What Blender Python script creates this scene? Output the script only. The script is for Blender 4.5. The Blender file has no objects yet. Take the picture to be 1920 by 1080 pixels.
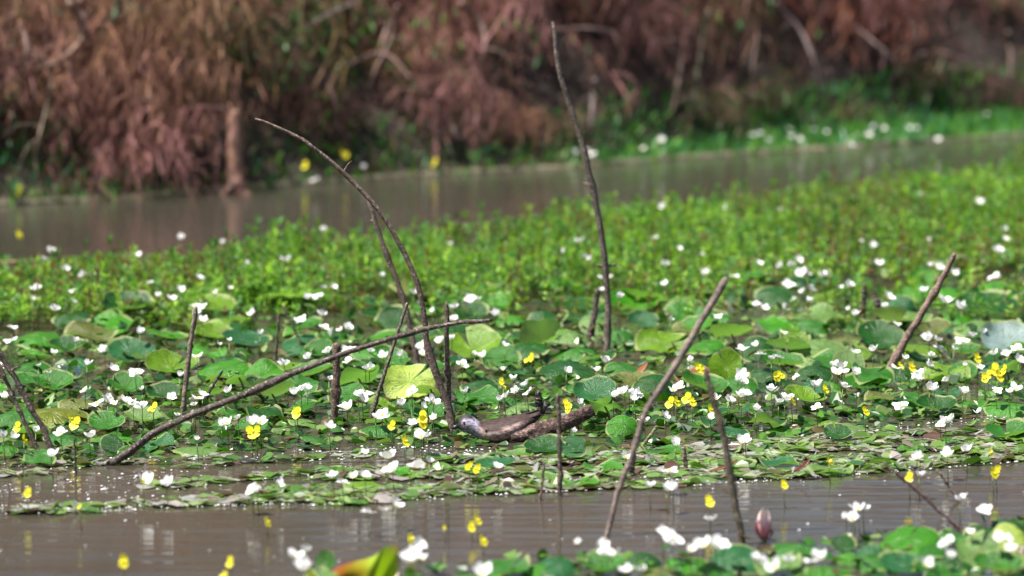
import bpy, math, random
import numpy as np
from mathutils import Vector, Matrix, Euler, noise

R = math.radians
random.seed(7)
rng = np.random.default_rng(7)
S = bpy.context.scene
COL = S.collection

# ------------------------------------------------------------------ camera, sky, sun, exposure
CAM_H, PITCH, FPX = 2.35, R(7.03), 7573.0
cam_data = bpy.data.cameras.new('camera')
cam = bpy.data.objects.new('camera', cam_data)
COL.objects.link(cam)
cam.location = (0, 0, CAM_H)
cam.rotation_euler = (R(90) - PITCH, 0, 0)
cam_data.sensor_width = 36.0
cam_data.lens = 36.0 * FPX / 1920.0
cam_data.clip_start, cam_data.clip_end = 0.1, 2000
cam_data.dof.use_dof = True
cam_data.dof.focus_distance = 14.9
cam_data.dof.aperture_fstop = 1.75
S.camera = cam

TO_SUN = Vector((-0.42, -0.16, 0.95)).normalized()
w = bpy.data.worlds.new('World')
S.world = w
w.use_nodes = True
wn = w.node_tree
sky = wn.nodes.new('ShaderNodeTexSky')
sky.sky_type = 'NISHITA'
sky.sun_disc = False
sky.sun_elevation = math.asin(TO_SUN.z)
sky.sun_rotation = math.atan2(TO_SUN.x, TO_SUN.y)
sky.air_density, sky.dust_density, sky.ozone_density = 1.0, 3.0, 1.0
bg = wn.nodes['Background']
bg.inputs['Strength'].default_value = 0.06
wn.links.new(sky.outputs['Color'], bg.inputs['Color'])
sd = bpy.data.lights.new('sun', 'SUN')
sd.energy, sd.angle, sd.color = 5.0, R(0.5), (1.0, 0.95, 0.87)
sun = bpy.data.objects.new('sun', sd)
COL.objects.link(sun)
sun.location = (-20, 10, 30)
sun.rotation_euler = TO_SUN.to_track_quat('Z', 'Y').to_euler()
S.view_settings.view_transform = 'Standard'
S.view_settings.look = 'None'
S.view_settings.exposure = 1.06
S.view_settings.gamma = 1.0
try:
    S.cycles.use_denoising = True
    S.cycles.max_bounces = 8
    S.cycles.caustics_reflective = False
    S.cycles.caustics_refractive = False
except Exception:
    pass

# ------------------------------------------------------------------ pixel <-> world helpers
_f = Vector((0, math.cos(PITCH), -math.sin(PITCH)))
_u = Vector((0, math.sin(PITCH), math.cos(PITCH)))
def ray(px, py):
    return Vector(((px - 960) / FPX, 0, 0)) + _f + _u * ((540 - py) / FPX)
def gp(px, py, z=0.0):
    d = ray(px, py)
    return Vector((0, 0, CAM_H)) + d * ((z - CAM_H) / d.z)
def at(px, py, Y):
    d = ray(px, py)
    return Vector((0, 0, CAM_H)) + d * (Y / d.y)
def proj(p):
    v = Vector(p) - Vector((0, 0, CAM_H))
    k = v.dot(_f)
    return 960 + FPX * v.x / k, 540 - FPX * v.dot(_u) / k
def mpp(Y):
    return Y / FPX
def lerp_line(pts, x):
    if x <= pts[0][0]:
        (x0, y0), (x1, y1) = pts[0], pts[1]
    elif x >= pts[-1][0]:
        (x0, y0), (x1, y1) = pts[-2], pts[-1]
    else:
        for (x0, y0), (x1, y1) in zip(pts, pts[1:]):
            if x0 <= x <= x1:
                break
    return y0 + (y1 - y0) * (x - x0) / (x1 - x0)

# ------------------------------------------------------------------ materials
def new_mat(name):
    m = bpy.data.materials.new(name)
    m.use_nodes = True
    nt = m.node_tree
    return m, nt, nt.nodes['Principled BSDF'], nt.nodes['Material Output']
def nd(nt, typ, **kw):
    n = nt.nodes.new(typ)
    for k, v in kw.items():
        setattr(n, k, v)
    return n
def math_(nt, op, a, b=None, clamp=False):
    n = nd(nt, 'ShaderNodeMath', operation=op, use_clamp=clamp)
    for i, v in enumerate((a, b)):
        if v is None:
            continue
        if isinstance(v, (int, float)):
            n.inputs[i].default_value = v
        else:
            nt.links.new(v, n.inputs[i])
    return n.outputs[0]
def mix(nt, fac, a, b, blend='MIX'):
    n = nd(nt, 'ShaderNodeMix', data_type='RGBA', blend_type=blend)
    for sock, v in ((n.inputs[0], fac), (n.inputs[6], a), (n.inputs[7], b)):
        if isinstance(v, (int, float)):
            sock.default_value = v
        elif isinstance(v, tuple):
            sock.default_value = (*v, 1) if len(v) == 3 else v
        else:
            nt.links.new(v, sock)
    return n.outputs[2]
def noise_tex(nt, scale, detail=3, vec=None, rough=0.55):
    n = nd(nt, 'ShaderNodeTexNoise')
    n.inputs['Scale'].default_value = scale
    n.inputs['Detail'].default_value = detail
    n.inputs['Roughness'].default_value = rough
    if vec is not None:
        nt.links.new(vec, n.inputs['Vector'])
    return n.outputs['Fac']
def ramp(nt, fac, stops):
    n = nd(nt, 'ShaderNodeValToRGB')
    e = n.color_ramp.elements
    while len(e) < len(stops):
        e.new(0.5)
    for i, (p, c) in enumerate(stops):
        e[i].position = p
        e[i].color = (*c, 1)
    nt.links.new(fac, n.inputs[0])
    return n.outputs[0]
def bump(nt, bsdf, h, strength, dist):
    b = nd(nt, 'ShaderNodeBump')
    b.inputs['Strength'].default_value = strength
    b.inputs['Distance'].default_value = dist
    nt.links.new(h, b.inputs['Height'])
    nt.links.new(b.outputs[0], bsdf.inputs['Normal'])
    return b

def mat_pad():
    m, nt, b, out = new_mat('lily_pad_leaf')
    L = nt.links
    tc = nd(nt, 'ShaderNodeTexCoord')
    oi = nd(nt, 'ShaderNodeObjectInfo')
    sep = nd(nt, 'ShaderNodeSeparateXYZ')
    L.new(tc.outputs['Object'], sep.inputs[0])
    x, y = sep.outputs[0], sep.outputs[1]
    rr = math_(nt, 'SQRT', math_(nt, 'ADD', math_(nt, 'MULTIPLY', x, x), math_(nt, 'MULTIPLY', y, y)))
    ang = math_(nt, 'ARCTAN2', y, x)
    vein = math_(nt, 'POWER', math_(nt, 'ABSOLUTE', math_(nt, 'COSINE', math_(nt, 'MULTIPLY', ang, 9.0))), 14.0)
    vein = math_(nt, 'MULTIPLY', vein, math_(nt, 'SUBTRACT', 1.05, rr), clamp=True)
    n1 = noise_tex(nt, 3.0, 4, tc.outputs['Object'])
    n2 = noise_tex(nt, 16.0, 3, tc.outputs['Object'])
    base = oi.outputs['Color']
    c = mix(nt, math_(nt, 'MULTIPLY', vein, 0.22), base, (0.20, 0.36, 0.06))
    dark = mix(nt, 1.0, c, (0.55, 0.62, 0.55), 'MULTIPLY')
    c = mix(nt, ramp(nt, n1, [(0.35, (0, 0, 0)), (0.7, (1, 1, 1))]), c, dark)
    c = mix(nt, ramp(nt, n2, [(0.62, (0, 0, 0)), (0.78, (0.25, 0.25, 0.25))]), c, (0.20, 0.20, 0.04))
    rim = ramp(nt, rr, [(0.93, (0, 0, 0)), (0.985, (1, 1, 1))])
    c = mix(nt, math_(nt, 'MULTIPLY', rim, 0.75), c, (0.30, 0.34, 0.13))
    n3 = noise_tex(nt, 7.0, 2, tc.outputs['Object'])
    c = mix(nt, ramp(nt, n3, [(0.67, (0, 0, 0)), (0.71, (0.8, 0.8, 0.8))]), c, (0.13, 0.075, 0.03))
    geo = nd(nt, 'ShaderNodeNewGeometry')
    under = mix(nt, 0.55, base, (0.34, 0.42, 0.20))
    under = mix(nt, math_(nt, 'MULTIPLY', vein, 0.4), under, (0.40, 0.40, 0.22))
    under = mix(nt, ramp(nt, n1, [(0.4, (0, 0, 0)), (0.75, (0.4, 0.4, 0.4))]), under, (0.30, 0.30, 0.17))
    c = mix(nt, geo.outputs['Backfacing'], c, under)
    L.new(c, b.inputs['Base Color'])
    b.inputs['Roughness'].default_value = 0.30
    b.inputs['Specular IOR Level'].default_value = 0.42
    rg = math_(nt, 'ADD', math_(nt, 'MULTIPLY', n1, 0.35), 0.12)
    L.new(rg, b.inputs['Roughness'])
    bump(nt, b, math_(nt, 'ADD', math_(nt, 'MULTIPLY', vein, -0.6), n2), 0.5, 0.01)
    tr = nd(nt, 'ShaderNodeBsdfTranslucent')
    L.new(mix(nt, 1.0, c, (1.0, 1.6, 0.5), 'MULTIPLY'), tr.inputs['Color'])
    ms = nd(nt, 'ShaderNodeMixShader')
    ms.inputs[0].default_value = 0.26
    L.new(b.outputs[0], ms.inputs[1]); L.new(tr.outputs[0], ms.inputs[2])
    L.new(ms.outputs[0], out.inputs['Surface'])
    return m

def mat_tint(name, rough=0.5, transl=0.25, var=0.35, spec=0.4, nscale=30, own=False):
    """leaf or dry stalk whose own colour comes from the plant's colour attribute"""
    m, nt, b, out = new_mat(name)
    L = nt.links
    a = nd(nt, 'ShaderNodeAttribute', attribute_name='tint')
    tc = nd(nt, 'ShaderNodeTexCoord')
    n = noise_tex(nt, nscale, 3, tc.outputs['Object'])
    tint = a.outputs['Color']
    if own:
        oi = nd(nt, 'ShaderNodeObjectInfo')
        tint = mix(nt, 1.0, tint, oi.outputs['Color'], 'MULTIPLY')
    c = mix(nt, math_(nt, 'MULTIPLY', n, var), tint, mix(nt, 1.0, tint, (0.4, 0.4, 0.4), 'MULTIPLY'))
    L.new(c, b.inputs['Base Color'])
    b.inputs['Roughness'].default_value = rough
    b.inputs['Specular IOR Level'].default_value = spec
    if transl > 0:
        tr = nd(nt, 'ShaderNodeBsdfTranslucent')
        L.new(mix(nt, 1.0, c, (1.4, 1.7, 0.6), 'MULTIPLY'), tr.inputs['Color'])
        ms = nd(nt, 'ShaderNodeMixShader')
        ms.inputs[0].default_value = transl
        L.new(b.outputs[0], ms.inputs[1]); L.new(tr.outputs[0], ms.inputs[2])
        L.new(ms.outputs[0], out.inputs['Surface'])
    return m

def mat_plain(name, col, rough=0.6, var=0.25, nscale=40, transl=0.0, bumpd=0.0, dark=0.5):
    m, nt, b, out = new_mat(name)
    tc = nd(nt, 'ShaderNodeTexCoord')
    n = noise_tex(nt, nscale, 4, tc.outputs['Object'])
    c = mix(nt, ramp(nt, n, [(0.35, (0, 0, 0)), (0.7, (1, 1, 1))]), col, tuple(v * (1 - var * dark * 2) for v in col))
    nt.links.new(c, b.inputs['Base Color'])
    b.inputs['Roughness'].default_value = rough
    if bumpd:
        bump(nt, b, n, 0.6, bumpd)
    if transl:
        tr = nd(nt, 'ShaderNodeBsdfTranslucent')
        nt.links.new(c, tr.inputs['Color'])
        ms = nd(nt, 'ShaderNodeMixShader')
        ms.inputs[0].default_value = transl
        nt.links.new(b.outputs[0], ms.inputs[1]); nt.links.new(tr.outputs[0], ms.inputs[2])
        nt.links.new(ms.outputs[0], out.inputs['Surface'])
    return m

def mat_bark():
    m, nt, b, out = new_mat('weathered_bark')
    tc = nd(nt, 'ShaderNodeTexCoord')
    oi = nd(nt, 'ShaderNodeObjectInfo')
    n1 = noise_tex(nt, 26, 5, tc.outputs['Object'], 0.7)
    n2 = noise_tex(nt, 110, 3, tc.outputs['Object'], 0.6)
    c = mix(nt, ramp(nt, n1, [(0.36, (0, 0, 0)), (0.66, (1, 1, 1))]), oi.outputs['Color'],
            mix(nt, 1.0, oi.outputs['Color'], (0.25, 0.22, 0.22), 'MULTIPLY'))
    c = mix(nt, ramp(nt, n2, [(0.54, (0, 0, 0)), (0.68, (0.9, 0.9, 0.9))]), c, (0.36, 0.30, 0.27))
    nt.links.new(c, b.inputs['Base Color'])
    b.inputs['Roughness'].default_value = 0.75
    bump(nt, b, math_(nt, 'ADD', n1, n2), 0.9, 0.006)
    return m

def mat_log():
    m, nt, b, out = new_mat('mottled_log_bark')
    tc = nd(nt, 'ShaderNodeTexCoord')
    n1 = noise_tex(nt, 38, 5, tc.outputs['Object'], 0.7)
    n2 = noise_tex(nt, 120, 3, tc.outputs['Object'], 0.6)
    c = ramp(nt, math_(nt, 'ADD', math_(nt, 'MULTIPLY', n1, 0.7), math_(nt, 'MULTIPLY', n2, 0.3)),
             [(0.44, (0.028, 0.014, 0.012)), (0.53, (0.11, 0.06, 0.05)), (0.61, (0.30, 0.21, 0.19)), (0.72, (0.50, 0.40, 0.38))])
    nt.links.new(c, b.inputs['Base Color'])
    b.inputs['Roughness'].default_value = 0.8
    bump(nt, b, math_(nt, 'ADD', n1, n2), 1.0, 0.012)
    return m
def mat_water():
    m, nt, b, out = new_mat('pond_water')
    tc = nd(nt, 'ShaderNodeTexCoord')
    mp = nd(nt, 'ShaderNodeMapping')
    mp.inputs['Scale'].default_value = (1.0, 0.55, 1.0)
    nt.links.new(tc.outputs['Object'], mp.inputs[0])
    n1 = noise_tex(nt, 1.1, 3, mp.outputs[0])
    n2 = noise_tex(nt, 9.0, 2, mp.outputs[0])
    c = ramp(nt, n1, [(0.3, (0.042, 0.037, 0.028)), (0.7, (0.058, 0.051, 0.040))])
    nt.links.new(c, b.inputs['Base Color'])
    b.inputs['Roughness'].default_value = 0.035
    b.inputs['IOR'].default_value = 1.333
    mp2 = nd(nt, 'ShaderNodeMapping')
    mp2.inputs['Scale'].default_value = (1.3, 11.0, 1.0)
    nt.links.new(tc.outputs['Object'], mp2.inputs[0])
    n3 = noise_tex(nt, 1.0, 3, mp2.outputs[0])
    bump(nt, b, math_(nt, 'ADD', n3, math_(nt, 'MULTIPLY', n2, 0.03)), 0.10, 0.05)
    return m

def mat_soil(name, c0, c1, c2, sc=2.0):
    m, nt, b, out = new_mat(name)
    tc = nd(nt, 'ShaderNodeTexCoord')
    n1 = noise_tex(nt, sc, 6, tc.outputs['Object'], 0.65)
    n2 = noise_tex(nt, sc * 9, 4, tc.outputs['Object'], 0.6)
    c = ramp(nt, math_(nt, 'ADD', math_(nt, 'MULTIPLY', n1, 0.65), math_(nt, 'MULTIPLY', n2, 0.35)),
             [(0.36, c0), (0.52, c1), (0.66, c2)])
    nt.links.new(c, b.inputs['Base Color'])
    b.inputs['Roughness'].default_value = 0.95
    bump(nt, b, math_(nt, 'ADD', n1, n2), 0.8, 0.05)
    return m

def mat_bird():
    m, nt, b, out = new_mat('feathers')
    a = nd(nt, 'ShaderNodeAttribute', attribute_name='tint')
    tc = nd(nt, 'ShaderNodeTexCoord')
    mp = nd(nt, 'ShaderNodeMapping'); mp.inputs['Scale'].default_value = (0.7, 0.8, 1.6)
    nt.links.new(tc.outputs['Object'], mp.inputs[0])
    n = noise_tex(nt, 95, 3, mp.outputs[0], 0.6)
    c = mix(nt, ramp(nt, n, [(0.42, (0, 0, 0)), (0.60, (0.9, 0.9, 0.9))]), a.outputs['Color'],
            mix(nt, 1.0, a.outputs['Color'], (0.30, 0.23, 0.22), 'MULTIPLY'))
    nt.links.new(c, b.inputs['Base Color'])
    b.inputs['Roughness'].default_value = 0.7
    bump(nt, b, n, 0.4, 0.004)
    return m

M = {
    'pad': mat_pad(),
    'weed': mat_tint('water_weed_leaf', 0.45, 0.30, 0.3),
    'litter': mat_tint('small_floating_leaf', 0.34, 0.22, 0.35, 0.5),
    'dry': mat_tint('dry_stalk', 0.8, 0.0, 0.5, 0.2, 20, True),
    'white': mat_plain('white_petal', (0.86, 0.86, 0.88), 0.5, 0.06, 60, 0.25),
    'yellow': mat_plain('yellow_petal', (0.92, 0.84, 0.03), 0.5, 0.06, 60, 0.3),
    'stem': mat_plain('flower_stalk', (0.13, 0.19, 0.05), 0.5, 0.3, 60),
    'bark': mat_bark(),
    'water': mat_water(),
    'bank': mat_soil('bank_soil', (0.018, 0.014, 0.010), (0.034, 0.023, 0.018), (0.060, 0.040, 0.032)),
    'near': mat_soil('near_bank_turf', (0.03, 0.045, 0.012), (0.06, 0.075, 0.02), (0.11, 0.10, 0.045)),
    'scum': mat_plain('pale_scum', (0.15, 0.14, 0.09), 0.5, 0.35, 25, 0, 0.01),
    'foam': mat_plain('foam_and_glint', (0.80, 0.80, 0.84), 0.35, 0.1, 50),
    'feathers': mat_bird(),
    'bill': mat_plain('dark_bill', (0.02, 0.02, 0.022), 0.35),
    'eye': mat_plain('eye_gloss', (0.03, 0.008, 0.006), 0.08),
    'log': mat_log(),
    'wood_in': mat_plain('hollow_wood', (0.10, 0.055, 0.035), 0.9, 0.4, 80, 0, 0.005),
    'pink': mat_tint('pink_petal', 0.4, 0.2, 0.15, 0.4, 45),
    'crimson': mat_plain('crimson_sepal', (0.13, 0.012, 0.018), 0.45, 0.3, 45),
}

# ------------------------------------------------------------------ mesh helpers
class MB:
    def __init__(s):
        s.v, s.f, s.c, s.mi = [], [], [], []
    def add(s, verts, faces, col=(1, 1, 1), mi=0):
        o = len(s.v)
        s.v += [tuple(p) for p in verts]
        s.f += [tuple(i + o for i in q) for q in faces]
        s.c += [col] * len(verts) if not isinstance(col, list) else col
        s.mi += [mi] * len(faces)
    def tube(s, pts, radii, n=6, col=(1, 1, 1), bumpy=0.0, mi=0, caps=True):
        pts = [Vector(p) for p in pts]
        verts, faces = [], []
        ref = Vector((0.31, 0.93, 0.17)).normalized()
        for i, p in enumerate(pts):
            t = (pts[min(i + 1, len(pts) - 1)] - pts[max(i - 1, 0)]).normalized()
            a = t.cross(ref)
            a = a.normalized() if a.length > 1e-4 else Vector((1, 0, 0))
            b_ = t.cross(a).normalized()
            for k in range(n):
                th = 2 * math.pi * k / n
                r = radii[i]
                if bumpy:
                    r *= 1 + bumpy * noise.noise(Vector((p.x * 30 + k * 1.7, p.z * 30, p.y * 30)))
                verts.append(p + (a * math.cos(th) + b_ * math.sin(th)) * r)
        for i in range(len(pts) - 1):
            for k in range(n):
                k2 = (k + 1) % n
                faces.append((i * n + k, i * n + k2, (i + 1) * n + k2, (i + 1) * n + k))
        if caps:
            faces.append(tuple(range(n))[::-1])
            faces.append(tuple((len(pts) - 1) * n + k for k in range(n)))
        s.add(verts, faces, col, mi)
    def mesh(s, name, mats, smooth=True):
        me = bpy.data.meshes.new(name)
        me.from_pydata(s.v, [], s.f)
        at_ = me.attributes.new('tint', 'FLOAT_COLOR', 'POINT')
        arr = np.ones((len(s.v), 4), dtype=np.float32)
        if s.c:
            arr[:, :3] = np.array(s.c, dtype=np.float32)
        at_.data.foreach_set('color', arr.ravel())
        for m in (mats if isinstance(mats, (list, tuple)) else [mats]):
            me.materials.append(m)
        me.polygons.foreach_set('material_index', s.mi)
        me.polygons.foreach_set('use_smooth', [smooth] * len(s.f))
        me.update()
        return me

def mesh_np(name, V, F, C, mat, smooth=True):
    """V (n,3), F (m,k) equal-sided faces, C (n,3) colours"""
    me = bpy.data.meshes.new(name)
    n, (m, k) = len(V), F.shape
    me.vertices.add(n)
    me.vertices.foreach_set('co', V.astype(np.float32).ravel())
    me.loops.add(m * k)
    me.loops.foreach_set('vertex_index', F.astype(np.int32).ravel())
    me.polygons.add(m)
    me.polygons.foreach_set('loop_start', np.arange(0, m * k, k, dtype=np.int32))
    me.update(calc_edges=True)
    a = me.attributes.new('tint', 'FLOAT_COLOR', 'POINT')
    arr = np.ones((n, 4), dtype=np.float32)
    arr[:, :3] = C
    a.data.foreach_set('color', arr.ravel())
    me.polygons.foreach_set('use_smooth', [smooth] * m)
    me.materials.append(mat)
    me.validate()
    return me

def link(name, me, parent=None):
    o = bpy.data.objects.new(name, me)
    COL.objects.link(o)
    if parent:
        o.parent = parent
    return o
def structure(name, me):
    o = link(name, me); o['kind'] = 'structure'; return o
def stuff(name, me, label, cat):
    o = link(name, me); o['kind'] = 'stuff'; o['label'] = label; o['category'] = cat; return o
def root(name, loc, rz=0.0, sc=1.0):
    o = bpy.data.objects.new(name, None)
    o.empty_display_size = 0.02
    COL.objects.link(o)
    o.location = loc; o.rotation_euler = (0, 0, rz); o.scale = (sc, sc, sc)
    return o
def tag(o, label, cat, group=None):
    o['label'] = label; o['category'] = cat
    if group:
        o['group'] = group
    return o

# things waiting for a label: (object, look words, kind noun, photo position)
PENDING = {}
def pend(o, look, noun, cat, group, p):
    o['category'] = cat; o['group'] = group
    PENDING.setdefault(noun, []).append((o, look, proj(p)))

# ------------------------------------------------------------------ outlines seen in the photograph (pixels)
WATERLINE = [(0, 385), (250, 372), (500, 351), (750, 332), (1000, 319), (1300, 296), (1600, 276), (1920, 254)]
WEED_TOP = [(-400, 552), (0, 530), (140, 516), (480, 490), (700, 474), (830, 458), (1000, 438), (1200, 418), (1440, 394), (1600, 374), (1750, 352), (1920, 331), (2300, 300)]
PAD_TOP = [(-400, 640), (0, 640), (200, 590), (330, 600), (480, 562), (700, 562), (1000, 545), (1200, 560), (1440, 530), (1700, 512), (1920, 500), (2300, 480)]
PAD_LOW = [(-400, 905), (0, 880), (200, 866), (480, 850), (800, 838), (960, 848), (1200, 845), (1440, 828), (1700, 800), (1920, 775), (2300, 740)]
MAT_LOW = [(-100, 968), (20, 966), (200, 962), (400, 952), (600, 950), (820, 938), (1000, 926), (1200, 918), (1440, 905), (1660, 888), (1920, 868), (2300, 840)]
MAT_TOP = [(-100, 962), (20, 958), (200, 946), (330, 934), (480, 925), (560, 905), (700, 872), (820, 858), (960, 848), (1200, 845), (1440, 828), (1700, 805), (1920, 790), (2300, 760)]
FORE_TOP = [(520, 1095), (700, 1072), (940, 1046), (1100, 1036), (1380, 1018), (1560, 1006), (1720, 990), (1900, 968), (2300, 930)]

# ------------------------------------------------------------------ setting: water, far bank, near bank
me = bpy.data.meshes.new('pond_water')
me.from_pydata([(-90, -40, 0), (90, -40, 0), (90, 60, 0), (-90, 60, 0)], [], [(0, 1, 2, 3)])
me.materials.append(M['water'])
structure('pond_water', me)

WL = [gp(x, y) for x, y in WATERLINE]
def shore_y(x):
    return lerp_line([(p.x, p.y) for p in WL], x)
def shelf(x):                       # width of the low wet margin, wider to the right
    return 0.14 + max(0.0, min(1.0, (x + 0.2) / 3.2)) * 0.75
def bank_z(x, y):
    d = y - shore_y(x)
    s = shelf(x)
    nz = noise.noise(Vector((x * 0.9, y * 0.9, 3.1)))
    n2 = noise.noise(Vector((x * 3.1, y * 3.1, 7.7)))
    if d < 0:
        return max(-0.3, d * 0.5)
    if d < s:
        return 0.004 + 0.05 * d / s + 0.015 * n2 * d / s
    e = d - s
    z = 0.054 + 1.25 * (1 - math.exp(-(e / 0.95) ** 1.4)) + 0.95 * (1 - math.exp(-(max(0, e - 0.8) / 2.5) ** 1.5))
    return z + (0.16 * nz + 0.06 * n2) * min(1, e * 2)
xs = sorted(set([-90, -60, -40, -25, -15] + [round(-10 + 0.18 * i, 3) for i in range(112)] + [12, 16, 25, 40, 60, 90]))
ds = [-0.6, -0.2, -0.03, 0.0, 0.06, 0.12, 0.2, 0.3, 0.42, 0.55, 0.7, 0.85, 1.0, 1.2, 1.4, 1.65, 1.9, 2.2, 2.6, 3, 3.6, 4.4, 5.5, 7, 10, 16, 30, 60, 140, 400, 1200]
mb = MB()
V = []
for d in ds:
    for x in xs:
        xx = max(-12, min(12, x))
        y = shore_y(xx) + d
        V.append((x, y, bank_z(xx, y)))
nx = len(xs)
mb.add(V, [(j * nx + i, j * nx + i + 1, (j + 1) * nx + i + 1, (j + 1) * nx + i) for j in range(len(ds) - 1) for i in range(nx - 1)])
structure('far_bank_terrain', mb.mesh('far_bank_terrain', M['bank']))
mb = MB()
V = []
gy = [-40, -20, -8, -2, 0, 2, 4, 5.5, 6.5, 7.2, 7.8]
gx = [-90, -30, -10, -5, -2.5, 0, 2.5, 5, 10, 30, 90]
for y in gy:
    for x in gx:
        V.append((x, y, 0.85 * max(-0.1, min(1, (7.2 - y) / 4.5)) + 0.05 * noise.noise(Vector((x, y, 0)))))
mb.add(V, [(j * 11 + i, j * 11 + i + 1, (j + 1) * 11 + i + 1, (j + 1) * 11 + i) for j in range(10) for i in range(10)])
structure('near_bank_terrain', mb.mesh('near_bank_terrain', M['near']))
# pale scum line along the far water's edge
mb = MB()
V = []
N = 260
for i in range(N):
    x = -7 + 14 * i / (N - 1)
    w0 = 0.01 + 0.10 * max(0, noise.noise(Vector((x * 1.6, 0, 0)))) + 0.05 * noise.noise(Vector((x * 7, 4, 0)))
    V += [(x, shore_y(x) - w0, 0.004), (x, shore_y(x) - w0 * 0.3, 0.014), (x, shore_y(x) + 0.05, 0.026)]
mb.add(V, [(3 * i + k, 3 * i + 3 + k, 3 * i + 4 + k, 3 * i + 1 + k) for i in range(N - 1) for k in range(2)])
structure('shore_mud', mb.mesh('shore_mud', M['scum']))

# ------------------------------------------------------------------ far bank vegetation
DRY = [(0.27, 0.14, 0.125), (0.20, 0.10, 0.088), (0.13, 0.068, 0.058), (0.36, 0.21, 0.19), (0.21, 0.125, 0.07), (0.08, 0.045, 0.04)]
def arch(p, d, L, n, droop, wig):
    """an arching stalk: points from p along d, bending down"""
    pts = [Vector(p)]
    d = Vector(d).normalized()
    for i in range(n):
        d = (d + Vector((random.gauss(0, wig), random.gauss(0, wig), -droop * (i + 1) / n + random.gauss(0, wig * 0.5)))).normalized()
        pts.append(pts[-1] + d * (L / n))
    return pts
def leaf_quad(mb, p, d, side, L, W, col):
    d = Vector(d).normalized(); side = Vector(side).normalized()
    mb.add([p, p + d * L * 0.45 + side * W, p + d * L, p + d * L * 0.45 - side * W], [(0, 1, 2, 3)], col)
def dry_bush_meshes(nst, H, green=0.0):
    st, lv = MB(), MB()
    for i in range(nst):
        a = random.uniform(0, 6.28)
        base = Vector((math.cos(a), math.sin(a), 0)) * random.uniform(0, 0.22)
        lean = random.uniform(0.1, 0.9)
        pts = arch(base + Vector((0, 0, -0.05)), (math.cos(a) * lean, math.sin(a) * lean, 1), H * random.uniform(0.7, 1.4), 8, random.uniform(0.25, 1.0), 0.10)
        r0 = random.uniform(0.004, 0.010)
        c = random.choice(DRY)
        st.tube(pts, [r0 * (1 - 0.75 * k / 8) for k in range(9)], 3, c, caps=False)
        for k in range(3, 9):
            for _ in range(3):
                dd = Vector((random.gauss(0, 0.6), random.gauss(0, 0.6), random.uniform(-1.2, 0.1)))
                q = arch(pts[k], dd, random.uniform(0.12, 0.34), 3, 0.5, 0.15)
                st.tube(q, [0.0028, 0.0024, 0.002, 0.001], 3, random.choice(DRY), caps=False)
                for _ in range(2):
                    g = random.random() < green
                    cc = random.choice([(0.06, 0.16, 0.035), (0.09, 0.19, 0.04), (0.05, 0.14, 0.06)]) if g else random.choice(DRY)
                    leaf_quad(lv, q[random.randint(0, 3)], Vector((random.gauss(0, 0.5), random.gauss(0, 0.5), -1)), Vector((random.gauss(0, 1), random.gauss(0, 1), 0.1)),
                              random.uniform(0.07, 0.13) if g else random.uniform(0.13, 0.34), random.uniform(0.008, 0.016) if g else random.uniform(0.0035, 0.0075), cc)
    return st.mesh('dry_stalks', M['dry']), lv.mesh('hanging_leaves', M['dry'] if green < 0.5 else M['weed'])
bush_kinds = [('dry_bush', dry_bush_meshes(46, 0.85)), ('dry_bush', dry_bush_meshes(60, 1.0)), ('dry_bush', dry_bush_meshes(52, 1.15)),
              ('dry_bush', dry_bush_meshes(40, 0.8, 0.25)), ('green_shrub', dry_bush_meshes(40, 0.65, 0.9))]
STUMP_X = gp(452, 362).x
def place_bush(kind, x, d, sc):
    name, (a, b_) = bush_kinds[kind]
    y = shore_y(x) + d
    p = (x, y, bank_z(x, y) - 0.03)
    o = root(name, p, random.uniform(0, 6.28), sc)
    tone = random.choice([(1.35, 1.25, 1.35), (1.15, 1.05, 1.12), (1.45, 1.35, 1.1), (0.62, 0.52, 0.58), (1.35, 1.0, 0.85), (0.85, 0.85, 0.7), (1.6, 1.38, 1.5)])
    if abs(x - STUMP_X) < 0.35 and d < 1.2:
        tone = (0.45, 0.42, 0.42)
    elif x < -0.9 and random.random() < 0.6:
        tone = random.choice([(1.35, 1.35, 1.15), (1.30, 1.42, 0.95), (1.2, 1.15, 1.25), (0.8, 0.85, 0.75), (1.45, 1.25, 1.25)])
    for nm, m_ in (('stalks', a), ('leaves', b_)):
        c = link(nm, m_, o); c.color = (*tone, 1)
    return o, p
for row, (d0, n, smin, smax) in enumerate([(0.30, 20, 0.35, 0.62), (0.85, 16, 0.55, 0.95), (1.15, 15, 0.6, 0.9), (1.6, 16, 0.7, 1.1), (2.5, 15, 1.0, 1.4), (3.6, 14, 1.2, 1.7), (5.2, 13, 2.0, 2.8)]):
    for i in range(n):
        x = -5.6 + 11.6 * (i + 0.5 + random.uniform(-0.35, 0.35)) / n
        g = noise.noise(Vector((x * 0.9 + 5, row * 0.8, 1.0)))
        kind = 4 if g > (0.19 if row < 4 else 0.04) else 3 if g > 0.0 else random.choice([0, 1, 2])
        if row == 0 and abs(x - STUMP_X) < 0.3:
            continue
        if row == 0 and random.random() < 0.45:
            kind = 4
        sc = random.uniform(smin, smax)
        o, p = place_bush(kind, x, shelf(x) + d0 + random.uniform(-0.15, 0.2), sc)
        look = {4: 'green leafy', 3: 'half green brown'}.get(kind, random.choice(['reddish brown dry', 'pinkish brown dry', 'dull brown dry']) if False else 'reddish brown dry')
        pend(o, look, 'far bank shrub', 'shrub', 'shrubs on the far bank', (p[0], p[1], p[2] + 0.3 * sc))

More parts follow.
